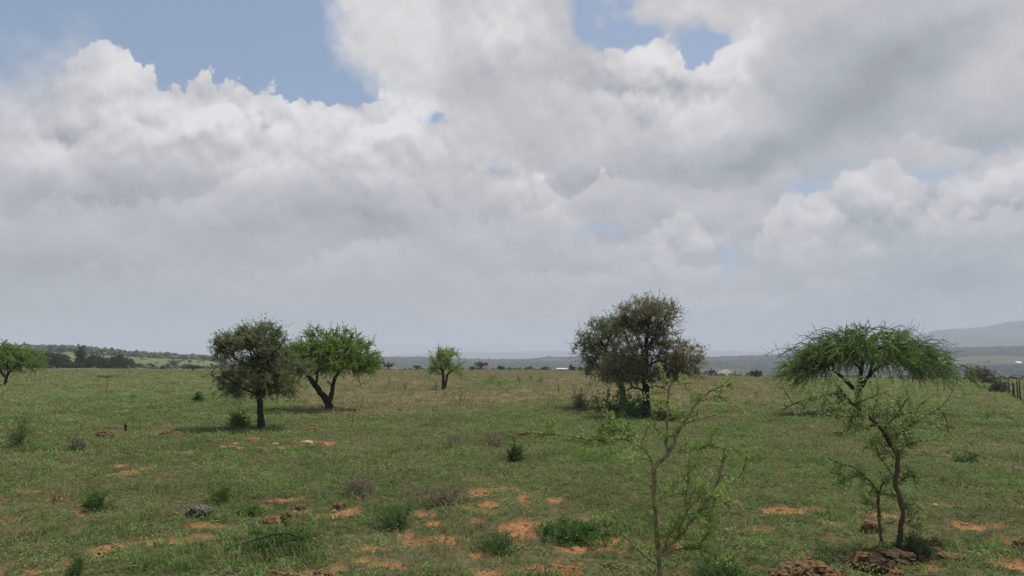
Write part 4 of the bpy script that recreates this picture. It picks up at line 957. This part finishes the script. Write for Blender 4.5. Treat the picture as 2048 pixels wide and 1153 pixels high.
# dark grove at left
GR = 'trees of the dark grove at the left edge of the field'
rng = RNG(301)
for i in range(40):
    px = 62 + i * 5.1 + rng.normal() * 2; R = 266 + rng.random() * 26
    if 128 < px < 186 or 210 < px < 224: top = 723.5 + rng.random() * 3
    else: top = (707 if px < 150 else 711) + rng.random() * 9
    if px > 240: top += 4
    far_tree('small dark grey-green tree in the row forming the grove behind the left field', px, top, 19 + 9 * rng.random(), R, 410 + i, 'leaf_dark', group=GR, n=60)
far_tree('darkest tall round tree rising above the left grove', 161, 700, 17, 285, 351, 'leaf_dark', n=130, name='tree')
far_tree('single dark tree on the skyline left of the olive thorn tree', 294, 710, 5, 850, 352, 'leaf_dark', n=30)
far_tree('dark flat umbrella-shaped tree left of the rounded thorn tree', 387, 731, 27, 190, 353, 'leaf_dark', flat=1, n=90)
far_tree('small blurred dark tree behind the left grass', 302, 731, 9, 300, 354, 'leaf_dark', n=30)
far_tree('small dark bush-like tree right of the grove', 278, 733, 10, 300, 355, 'leaf_bush', n=30)
far_tree('rounded far tree between grove and flat umbrella tree', 345, 729, 16, 330, 356, 'leaf_bush', n=40)
far_tree('flat hazy tree tucked behind the right side of the bright umbrella tree', 737, 736, 40, 140, 357, 'leaf_grey', flat=1, n=80)
far_tree('first small tree right of the bright umbrella tree', 778, 728, 20, 235, 358, 'leaf_grey', flat=.5, n=40)
far_tree('flat tiny tree between the umbrella tree and the small lone tree', 833, 732, 16, 235, 359, 'leaf_grey', flat=1, n=30)
far_tree('forked flat-topped far tree right of the small lone tree', 963, 726, 28, 228, 360, 'leaf_grey', flat=1, n=90)
far_tree('compact dark far tree, second right of the small lone tree', 1002, 736, 15, 222, 361, 'leaf_dark', flat=.5, n=50)
far_tree('small faint far tree just right of the small lone tree', 945, 739, 10, 230, 362, 'leaf_bush', n=30)
far_tree('grey round far tree left of the white-roofed shed', 1090, 738, 18, 240, 363, 'leaf_bush', n=50)
far_tree('low faint far tree in mid-distance centre', 1058, 740, 14, 236, 364, 'leaf_bush', n=40)
far_tree('narrow dark cypress-like tree right of the white-roofed shed', 1141, 732, 6, 238, 365, 'leaf_dark', tall=True, n=50)
far_tree('short dark tree beside the narrow cypress-like tree', 1147, 737, 7, 236, 366, 'leaf_dark', n=40)
far_tree('light green rounded tree cluster left of the tallest tree pair', 1172, 736, 34, 250, 367, 'leaf_green', n=80)
far_tree('second light green far tree near the tallest tree pair', 1190, 738, 24, 240, 368, 'leaf_bush', n=60)
far_tree('dark tree hanging over the small open hut', 1420, 741, 20, 178, 369, 'leaf_dark', n=60)
far_tree('dark rounded bush-tree standing in the far right field', 1510, 741, 22, 172, 370, 'leaf_dark', n=90)
far_tree('faint tree behind the right side of the tallest tree', 1392, 742, 18, 200, 371, 'leaf_bush', n=40)
far_tree('dark grey leafless round tree near the start of the fence, right edge', 1955, 733, 44, 118, 372, 'leaf_grey', n=170, name='tree')
far_tree('small dark tree seen under the wide umbrella tree', 1840, 738, 26, 130, 373, 'leaf_dark', n=60)
for i, (px, ty, R, w) in enumerate([(834, 709, 2400, 4), (806, 711, 2400, 3.5), (845, 710, 2400, 3.5), (928, 711, 2400, 3), (1015, 715, 2400, 3), (1130, 709, 2450, 3), (1440, 710, 2450, 3), (262, 707.5, 900, 4)]):
    far_tree('tiny dark tree poking above the distant hill skyline', px, ty, w, R, 380 + i, 'leaf_dark', n=12, group='skyline trees on the distant hills', h=9 if R > 1000 else None)

def house(name, label, px, topy, wpx, R, hfrac, wallm, roofm, style='gable', depth=1., cat='house', group=None, rz=0., opens=2, wall_h=None):
    b = AT(px, R); s = R / F; W = wpx * s; top = CZ + (HY - topy) * s; Hh = max(1.1, top - b[2]); Dp = W * depth; root = thing(name, b, label, cat, group)
    wh = Hh * hfrac; w = MB(); w.box(b + [0, 0, wh / 2 - .2], (W * .9, Dp * .9, wh + .4)); part('wall', w, wallm, root)
    r = MB(); e = .0; z0 = b[2] + wh + .02; x, y = W / 2, Dp / 2; bx, by = b[0], b[1]; th = max(.08, .3 * s)
    if style == 'hip':
        V = [[bx - x, by - y, z0], [bx + x, by - y, z0], [bx + x, by + y, z0], [bx - x, by + y, z0], [bx - x * .12, by, top], [bx + x * .12, by, top]]
        r.add(V, [[1, 2, 5], [3, 0, 4]], [[0, 1, 5, 4], [2, 3, 4, 5], [0, 3, 2, 1]])
    elif style == 'gable':
        V = [[bx - x, by - y, z0], [bx + x, by - y, z0], [bx + x, by + y, z0], [bx - x, by + y, z0], [bx - x, by, top], [bx + x, by, top]]
        r.add(V, [[1, 2, 5], [3, 0, 4]], [[0, 1, 5, 4], [2, 3, 4, 5], [0, 3, 2, 1]])
    else:   # mono-pitch sheet roof
        V = [[bx - x, by - y, z0], [bx + x, by - y, z0], [bx + x, by + y, top], [bx - x, by + y, top]]
        V = V + [[q[0], q[1], q[2] + th] for q in V]; r.add(V, None, [[0, 3, 2, 1], [4, 5, 6, 7], [0, 1, 5, 4], [1, 2, 6, 5], [2, 3, 7, 6], [3, 0, 4, 7]])
    part('roof', r, roofm, root)
    for k in range(opens):
        d = MB(); cx = bx + W * .9 * ((k + .5) / opens - .5); d.box([cx, by - Dp * .45 - .01, b[2] + wh * .5], (W * .45 / opens, .04, wh * .6)); part('window', d, M['open_dark'], root)
house('shed', 'long low shed with white metal roof at the far edge of the brown field', 1124, 737, 22, 208, .5, M['grey_roof'], M['pale_sheet'], 'mono', .8, 'shed', opens=1)
house('house', 'pinkish-white roofed house seen under the crown of the tallest tree', 1311, 742, 24, 205, .55, M['pale_wall'], M['pink'], 'hip', .8)
house('house', 'grey hip-roofed house beyond the field, right of the tallest tree', 1450, 737.5, 26, 290, .6, M['white'], M['grey_roof'], 'hip', .8)
house('hut', 'small open hut with dark roof and pale posts, right of the tallest tree', 1421, 742, 20, 178, .72, M['pale_wall'], M['dark_roof'], 'gable', .8, 'hut', opens=3)
house('house', 'ochre-walled house with light roof half hidden in the left grove', 136, 712, 13, 335, .75, M['ochre'], M['ochre'], 'gable', .8)
house('house', 'reddish brick house in the middle of the left grove', 158, 713, 11, 335, .75, M['brick'], M['pink'], 'gable', .8)
house('house', 'widest yellowish house right of the dark tall tree in the left grove', 172, 712, 13, 335, .75, M['ochre'], M['ochre'], 'gable', .8)
house('shed', 'tiny white-roofed shed at the right end of the grove houses', 181, 715, 7, 330, .5, M['ochre'], M['white'], 'mono', .8, 'shed', opens=1)
house('house', 'leftmost pale house hidden among the grove trees', 117, 717, 6, 335, .8, M['pale_wall'], M['pale_wall'], 'gable', .8, opens=1)
for px, py, lab in ((1902, 727.5, 'bright white-roofed house on the far right hillside, nearer the umbrella tree'), (2032, 726.5, 'bright white-roofed house on the hillside at the far right edge')):
    V = MV.reshape(-1, 3); ppx = 1024 + F * V[:, 0] / V[:, 1]; ppy = HY - (V[:, 2] - CZ) / np.hypot(V[:, 0], V[:, 1]) * F; k = int(np.argmin((ppx - px) ** 2 + 4 * (ppy - py) ** 2 + 1e6 * (V[:, 1] > 2600))); c = V[k]
    c = c + [0, 0, 0]; t = thing('house', c, lab, 'house'); w = MB(); w.box(c + [0, 0, 1.], (8, 6, 4)); part('wall', w, M['pale_wall'], t)
    r = MB(); x, y = 5, 4; V2 = np.array([[-x, -y, 3], [x, -y, 3], [x, y, 3], [-x, y, 3], [-x, 0, 5.5], [x, 0, 5.5]]) + c; r.add(V2, [[1, 2, 5], [3, 0, 4]], [[0, 1, 5, 4], [2, 3, 4, 5], [0, 3, 2, 1]]); part('roof', r, M['white'], t)
# radio mast on the hill
a = azel(1545, HY)[0]; R = 2450; b = np.array([R * sin(a), R * cos(a), 8.]); t = thing('radio_mast', b, 'thin faint radio mast on the skyline left of the wide umbrella tree', 'mast'); mb = MB()
for k in range(3): mb.tube([b + [1.2 * cos(k * 2.1), 1.2 * sin(k * 2.1), 0], b + [.3 * cos(k * 2.1), .3 * sin(k * 2.1), 24]], .35, 4)
for z in range(0, 24, 3): mb.box(b + [0, 0, z], (1.6, 1.6, .2))
part('mast_frame', mb, M['post'], t)

# fence of rough posts at the right
t = thing('post_fence', G(2036, 800), 'fence of dark rough wooden posts and wire running off the right edge', 'fence')
posts = [(1995, 771, 762), (2000, 774, 763), (2006, 779, 763), (2013, 784, 764), (2020, 789, 765), (2025, 794, 768), (2030, 797, 768), (2036, 799, 764), (2042, 802, 763), (2050, 808, 770), (2062, 814, 768), (2076, 822, 772)]
tops = []
for i, (x, yb, yt) in enumerate(posts):
    rr = RNG(600 + i); g = G(x, yb); s = g[1] / F; h = (yb - yt) * s; w = MB(); l = rr.normal(size=2) * .04
    w.tube([g - [0, 0, .1], g + [l[0] * .5, l[1], h * .5], g + [l[0], l[1], h]], [.05 + .015 * rr.random(), .045, .04 + .01 * rr.random()], 7); part('fence_post', w, M['post'], t, True); tops.append((g, h))
for q in (.3, .6, .9):
    w = MB(); w.tube([g + np.array([0, 0, h * q]) for g, h in tops], .006, 4); part('wire', w, M['wire'], t)
bush('thorn_brush', 'long dark heap of cut thorn brush at the head of the fence', 1980, 767, 46, 10, M['leaf_dark'], 620, n=90, cat='brush')
bush('bush', 'grey-brown shrub against the first fence posts', 1999, 787, 34, 26, M['leaf_grey'], 621, n=110)

# ------------------------------------------------------------------ haze
def haze():
    mb = MB(); mb.box((0, 0, 127), (23000, 23000, 328)); m, t, o = newmat('haze'); v = t.n.new('ShaderNodeVolumePrincipled')
    v.inputs['Color'].default_value = (.80, .875, 1., 1); v.inputs['Density'].default_value = HAZE; v.inputs['Anisotropy'].default_value = .0
    t.l.new(v.outputs[0], o.inputs['Volume']); h = obj('haze', mb.mesh('haze', m)); h['kind'] = 'stuff'
HAZE = .00024
haze()

# ------------------------------------------------------------------ sun and sky
SUN_EL, SUN_AZ = 66., 50.        # degrees; azimuth clockwise from +Y
d = np.array([sin(radians(SUN_AZ)) * cos(radians(SUN_EL)), cos(radians(SUN_AZ)) * cos(radians(SUN_EL)), sin(radians(SUN_EL))])
sl = bpy.data.lights.new('sun', 'SUN'); sl.energy = 3.1; sl.angle = radians(.6); sl.color = (1, .955, .88)
so = bpy.data.objects.new('sun', sl); COL.objects.link(so)
from mathutils import Vector
so.rotation_euler = Vector(d).to_track_quat('Z', 'Y').to_euler(); so.location = (0, 0, 60)

w = bpy.data.worlds.new('World'); scene.world = w; w.use_nodes = True; w.node_tree.nodes.clear(); t = NT(w.node_tree)
out = t.n.new('ShaderNodeOutputWorld'); bg = t.n.new('ShaderNodeBackground'); t.l.new(bg.outputs[0], out.inputs[0])
sky = t.n.new('ShaderNodeTexSky'); sky.sky_type = 'NISHITA'; sky.sun_disc = False; sky.sun_elevation = radians(SUN_EL); sky.sun_rotation = radians(SUN_AZ)
sky.air_density = 1.; sky.dust_density = 1.5; sky.ozone_density = 1.
tc = t.n.new('ShaderNodeTexCoord'); sep = t.n.new('ShaderNodeSeparateXYZ'); t.l.new(tc.outputs['Generated'], sep.inputs[0])
az = t.m('ARCTAN2', sep.outputs[0], sep.outputs[1]); el = t.m('ARCSINE', t.m('MAXIMUM', t.m('MINIMUM', sep.outputs[2], 1.), -1.))
def comb(a, b, c=0.):
    n = t.n.new('ShaderNodeCombineXYZ'); t.put(n.inputs[0], a); t.put(n.inputs[1], b); t.put(n.inputs[2], c); return n.outputs[0]
P = comb(az, el)
def n2(vec, scale, detail=4, rough=.5, col=False):
    o = t.noise(vec, scale, detail, rough, col); o.node.noise_dimensions = '2D'; return o
def vor(vec, scale, detail=2., rough=.5, smooth=.3):
    v = t.n.new('ShaderNodeTexVoronoi'); v.voronoi_dimensions = '2D'; v.feature = 'SMOOTH_F1'; v.inputs['Scale'].default_value = scale; v.inputs['Smoothness'].default_value = smooth
    v.inputs['Detail'].default_value = detail; v.inputs['Roughness'].default_value = rough; v.normalize = False; t.put(v.inputs['Vector'], vec); return v.outputs['Distance']
c0 = t.vm('SUBTRACT', n2(t.vm('ADD', P, (3, 1, 0)), 6, 3, .5, True), (.5, .5, .5)); c1 = t.vm('SUBTRACT', n2(P, 16, 6, .6, True), (.5, .5, .5))
PS = t.vm('ADD', P, t.vm('ADD', t.vm('SCALE', c0, sc=.07), t.vm('SCALE', c1, sc=.045)))      # soft warped
def blobs(vec, lst):
    acc = None
    for q in lst:
        px, py, rx, ry, amp = q[:5]; rot = q[5] if len(q) > 5 else 0.
        a, e = azel(px, py); mp = t.n.new('ShaderNodeMapping'); mp.vector_type = 'TEXTURE'; t.put(mp.inputs[0], vec); mp.inputs['Location'].default_value = (a, e, 0)
        mp.inputs['Rotation'].default_value = (0, 0, radians(rot)); mp.inputs['Scale'].default_value = (rx / F * 1.5, ry / F * 1.5, 1)
        g = t.n.new('ShaderNodeTexGradient'); g.gradient_type = 'QUADRATIC_SPHERE'; t.put(g.inputs[0], mp.outputs[0])
        acc = t.m('MULTIPLY', g.outputs['Fac'], amp) if acc is None else t.m('MULTIPLY_ADD', g.outputs['Fac'], amp, acc)
    return acc
def edge(pts, x):
    """height of a cloud bank's top against azimuth, as a curve"""
    A0, A1, E1 = azel(-100, HY)[0], azel(2148, HY)[0], .55
    fc = t.n.new('ShaderNodeFloatCurve'); cu = fc.mapping.curves[0]
    for p in pts:
        a, e = azel(*p); xx = (a - A0) / (A1 - A0); cu.points.new(min(max(xx, .001), .999), max(0, e / E1))
    cu.points[0].location = (0, max(0, azel(*pts[0])[1] / E1))
    cu.points[len(cu.points) - 1].location = (1, max(0, azel(*pts[-1])[1] / E1))
    for q in cu.points: q.handle_type = 'VECTOR'
    fc.mapping.update(); t.put(fc.inputs['Value'], t.m('DIVIDE', t.m('SUBTRACT', x, A0), A1 - A0, clamp=True)); return t.m('MULTIPLY', fc.outputs[0], E1)
TOPA = [(-80, 235), (0, 205), (60, 165), (130, 142), (170, 112), (210, 96), (250, 100), (280, 124), (303, 138), (312, 168), (330, 182), (370, 180), (394, 166), (402, 148), (418, 150), (428, 166), (470, 166), (500, 178), (520, 162), (555, 176),
        (572, 206), (582, 214), (602, 197), (622, 210), (680, 206), (716, 217), (730, 197), (770, 184), (800, 196), (830, 226), (860, 252), (920, 300), (2100, 300)]
TOPE = [(-80, 620), (1000, 620), (1180, 500), (1240, 492), (1290, 452), (1350, 434), (1400, 456), (1432, 490), (1438, 560), (1470, 572), (1502, 560), (1512, 482), (1530, 456), (1575, 392), (1640, 382), (1690, 350), (1750, 326), (1800, 331),
        (1830, 372), (1870, 386), (1910, 366), (1960, 346), (2010, 331), (2060, 340)]
TOPC = [(-80, 300), (1100, 190), (1165, 140), (1200, 122), (1216, 104), (1245, 106), (1270, 88), (1300, 92), (1330, 82), (1352, 86), (1364, 104), (1374, 146), (1385, 142), (1400, 122), (1430, 108), (1448, 92), (1480, 80), (1500, 62), (1530, 48), (1560, 20), (1640, 0), (2100, 0)]
T1 = [(-80, 330), (20, 290), (90, 262), (150, 280), (200, 250), (260, 242), (330, 262), (390, 232), (430, 206), (480, 214), (540, 250), (575, 246), (620, 224), (670, 246), (700, 262), (740, 238), (800, 232), (840, 262), (880, 292), (930, 345), (985, 345), (1000, 330),
      (1040, 322), (1070, 338), (1090, 372), (1130, 400), (1180, 376), (1250, 350), (1340, 372), (1420, 376), (1500, 400), (1600, 432), (1660, 412), (1720, 420), (1780, 402), (1840, 424), (1900, 440), (2000, 420), (2100, 430)]
T2 = [(-80, 440), (60, 410), (160, 430), (300, 400), (420, 372), (520, 330), (600, 330), (680, 352), (760, 330), (840, 372), (900, 440), (960, 452), (1040, 420), (1120, 430), (1150, 446), (1175, 452), (1200, 480), (1300, 520), (1400, 540), (1520, 500), (1600, 480), (1700, 500), (1800, 480), (1900, 510), (2100, 500)]
T3 = [(-80, 560), (200, 540), (400, 560), (600, 540), (720, 478), (800, 470), (900, 520), (1000, 560), (1100, 545), (1240, 560), (1300, 590), (1500, 600), (1700, 560), (1900, 590), (2100, 580)]
TB = [(-80, 190), (1000, 190), (1080, 150), (1160, 190), (1180, 178), (1205, 172), (1240, 190), (1300, 184), (1320, 200), (1400, 220), (1440, 196), (1490, 172), (1540, 190), (1600, 260), (2100, 300)]
azw = t.m('ADD', az, t.m('MULTIPLY', t.m('SUBTRACT', n2(P, 60, 3, .6), .5), .016))
fine = t.m('SUBTRACT', n2(t.vm('ADD', P, (0, 9, 0)), 48, 6, .62), .5)
Pv = t.vm('ADD', P, t.vm('SCALE', c1, sc=.02))
v1 = vor(Pv, 12, 3.2, .5); v2 = vor(t.vm('ADD', Pv, (.003, .014, 0)), 12, 3.2, .5)
bump = t.m('ADD', t.m('MULTIPLY_ADD', t.m('SUBTRACT', .42, v1), .024, .020), t.m('MULTIPLY_ADD', t.m('SUBTRACT', .4, vor(Pv, 44, 2.5, .55)), .016, t.m('MULTIPLY', fine, .010)))
def depth(pts): return t.m('SUBTRACT', t.m('ADD', edge(pts, azw), bump), el)
dA, dE, dC = depth(TOPA), depth(TOPE), depth(TOPC)
softl = t.rng(az, azel(40, HY)[0], azel(200, HY)[0])
covA = t.m('ADD', t.m('MULTIPLY', t.rng(dA, -.001, .006), softl), t.m('MULTIPLY', t.rng(t.m('ADD', dA, t.m('MULTIPLY', fine, .05)), -.07, .05), t.m('SUBTRACT', 1., softl)))
covE = t.rng(dE, -.003, .010); covC = t.rng(dC, -.001, .007)
big = t.m('SUBTRACT', n2(t.vm('ADD', P, (7, 0, 0)), 7, 6, .6), .5)
azs = t.m('ADD', az, t.m('MULTIPLY', big, .24)); 
gapB = t.rng(t.m('ADD', azs, t.m('MULTIPLY', t.m('SUBTRACT', el, .36), .30)), azel(660, HY)[0], azel(775, HY)[0], 1., 0.)
gap1 = t.m('MULTIPLY', gapB, t.m('SUBTRACT', 1., covA))
g2 = t.m('ADD', blobs(P, [(1175, 5, 60, 50, 1.3), (1165, 60, 30, 40, .9), (1230, 75, 60, 40, 1.5), (1300, 70, 60, 34, 1.3), (1390, 100, 50, 60, 1.6), (1440, 84, 44, 26, 1.1), (1250, 10, 50, 40, 1.0)]), t.m('MULTIPLY', fine, .5))
gap2 = t.m('MULTIPLY', t.rng(t.m('MULTIPLY_ADD', big, 1.2, g2), .15, .75), t.m('SUBTRACT', 1., covC))
g3 = t.m('MULTIPLY_ADD', big, .9, blobs(PS, [(1620, 375, 110, 44, .9), (1470, 500, 50, 80, 1.1), (1215, 462, 100, 26, .8), (1860, 350, 90, 34, .9), (1730, 318, 90, 24, .6), (978, 348, 18, 12, 1.), (2010, 300, 60, 24, .4), (1300, 420, 90, 30, .4), (860, 245, 30, 20, .9)]))
gap3 = t.m('MULTIPLY', t.rng(g3, .1, .8, 0, .95), t.m('SUBTRACT', 1., covE))
hi = t.m('MULTIPLY', t.rng(el, .50, .62), t.rng(n2(P, 3., 6, .6), .48, .6, 0, .75))   # broken cloud overhead
clear = t.m('MAXIMUM', t.m('MAXIMUM', gap1, t.m('MULTIPLY', gap2, .95)), t.m('MAXIMUM', gap3, hi))
# brightness of the cloud masses
base = t.m('ADD', t.m('ADD', .365, t.rng(el, 0, .16, .012, .065)), t.rng(el, .1, .42, 0, .09))
S = blobs(PS, [(60, 265, 120, 90, .10), (230, 160, 120, 80, .16), (330, 240, 130, 60, .08), (470, 215, 120, 50, .13), (620, 260, 130, 70, .13), (775, 245, 100, 70, .16), (540, 310, 130, 50, .09), (720, 330, 120, 34, .06), (880, 300, 90, 60, .07),
    (200, 400, 240, 70, -.07), (700, 420, 200, 56, -.09), (120, 540, 260, 80, -.05), (420, 450, 220, 60, -.05),
    (1000, 40, 100, 70, .16), (850, 50, 110, 80, .08), (960, 190, 110, 60, -.07), (1150, 130, 80, 60, -.07), (1310, 110, 80, 50, .16), (1200, 250, 150, 60, .08), (1450, 130, 80, 70, .16), (1510, 60, 60, 60, .10),
    (1380, 220, 120, 60, .09), (1420, 260, 110, 30, .07), (1030, 370, 100, 46, .09), (1370, 20, 90, 30, .08), (1450, 340, 150, 34, -.11, 12), (1680, 230, 230, 84, -.12, 25), (1540, 300, 130, 44, -.06, 20), (1800, 110, 220, 120, -.12, 20), (1640, 80, 80, 70, -.04), (2030, 140, 70, 60, .05), (1960, 300, 160, 30, -.06),
    (1600, 430, 90, 40, .10), (1750, 370, 80, 40, .10), (1980, 385, 90, 34, .10), (1900, 560, 220, 90, -.08), (1360, 480, 80, 34, .07), (200, 640, 300, 50, -.03)])
lit = t.m('SUBTRACT', v2, v1)                                   # sunlit tops, shaded undersides of the billows
nr = t.m('SUBTRACT', n2(t.vm('ADD', Pv, (4, 0, 0)), 9, 7, .6), n2(t.vm('ADD', Pv, (4.006, .022, 0)), 9, 7, .6))
rmask = t.m('ADD', t.m('ADD', .12, t.rng(el, .04, .2, 0, .16)), t.m('MINIMUM', t.m('MULTIPLY', blobs(P, [(440, 240, 360, 120, .8), (780, 260, 140, 120, .7), (1330, 170, 180, 120, .8), (1040, 360, 140, 60, .6), (1750, 420, 300, 90, .45), (1370, 490, 130, 70, .4), (1000, 60, 130, 90, .4), (100, 280, 150, 90, .4)]), 1.6), 1.))
dark = t.m('SUBTRACT', 1., t.m('MINIMUM', t.m('MULTIPLY', blobs(P, [(1680, 200, 240, 130, 1., 20), (1480, 340, 160, 40, .8, 12)]), 1.5), 1.))
rmask = t.m('MULTIPLY', rmask, t.m('MULTIPLY_ADD', dark, .85, .15))
def crest(pts, a, wd, mask):
    """a lit crest standing in front of a slightly shaded part behind it"""
    d = depth(pts); return t.m('MULTIPLY', t.m('SUBTRACT', t.m('MULTIPLY', t.rng(d, -.004, .008), t.rng(d, 0., wd, 1., 0.)), t.m('MULTIPLY', t.rng(d, -.004, -.035, .45, 0.), t.rng(d, -.004, .008, 1., 0.))), t.m('MULTIPLY', mask, a))
one = t.rng(big, -.12, .12, .25, 1.)
S2 = t.m('ADD', t.m('ADD', crest(T1, .10, .085, t.m('MULTIPLY', one, dark)), crest(T2, .065, .08, one)), t.m('ADD', crest(T3, .06, .07, one), t.m('MULTIPLY', crest(TB, .06, .05, t.rng(az, azel(1050, HY)[0], azel(1150, HY)[0])), dark)))
rimA = t.m('MULTIPLY', t.m('MULTIPLY', t.rng(dA, .0, .07, 1., 0.), t.rng(az, azel(60, HY)[0], azel(260, HY)[0])), t.rng(az, azel(840, HY)[0], azel(900, HY)[0], .08, 0.))
rimC = t.m('MULTIPLY', t.m('MULTIPLY', t.rng(dC, .0, .045, 1., 0.), covC), t.m('MULTIPLY', t.rng(az, azel(1180, HY)[0], azel(1240, HY)[0]), t.rng(az, azel(1500, HY)[0], azel(1580, HY)[0], .10, 0.)))
rimE = t.m('MULTIPLY', t.m('MULTIPLY', t.m('MULTIPLY', t.rng(dE, .0, .05, 1., 0.), t.rng(el, .10, .17)), covE), t.rng(az, azel(1200, HY)[0], azel(1300, HY)[0], 0., .12))
L = t.m('ADD', t.m('MULTIPLY_ADD', S, 1.2, base), t.m('ADD', t.m('ADD', t.m('MULTIPLY', t.m('MULTIPLY', lit, rmask), .36), t.m('MULTIPLY', t.m('MULTIPLY', nr, rmask), .28)), t.m('ADD', t.m('ADD', rimA, rimC), t.m('ADD', rimE, S2))))
L = t.m('ADD', L, t.m('MULTIPLY', t.m('SUBTRACT', n2(t.vm('MULTIPLY', PS, (1, 2.2, 1)), 3.5, 6, .55), .5), .13))
L = t.m('MINIMUM', t.m('MAXIMUM', L, .2), .74)
tint = t.mix(t.rng(L, .36, .62), (.965, .972, 1.06), (1., .985, 1.01))
tint = t.mix(t.m('MULTIPLY', t.rng(az, .02, .3), t.rng(L, .52, .38)), tint, (.925, .985, 1.08))
tint = t.mix(t.rng(el, .14, 0., 0., .8), tint, (1.0, .98, 1.01))
cloud = t.vm('SCALE', tint, sc=t.m('MULTIPLY', L, 8.9))
blue = t.mix(.45, t.vm('MULTIPLY', sky.outputs[0], (1., 1., 1.)), (2.15, 2.9, 4.1))
blue = t.mix(t.rng(el, .38, .10, 0, .55), blue, (3.4, 3.75, 4.5))
t.put(bg.inputs[0], t.mix(clear, cloud, blue)); bg.inputs[1].default_value = .1
w.cycles.sampling_method = 'MANUAL'; w.cycles.sample_map_resolution = 512

scene.view_settings.view_transform = 'Standard'; scene.view_settings.look = 'None'; scene.view_settings.exposure = .30; scene.view_settings.gamma = 1
scene.cycles.use_denoising = True; scene.cycles.max_bounces = 5; scene.cycles.diffuse_bounces = 3; scene.cycles.transmission_bounces = 3; scene.cycles.volume_bounces = 1
scene.cycles.sample_clamp_indirect = 4
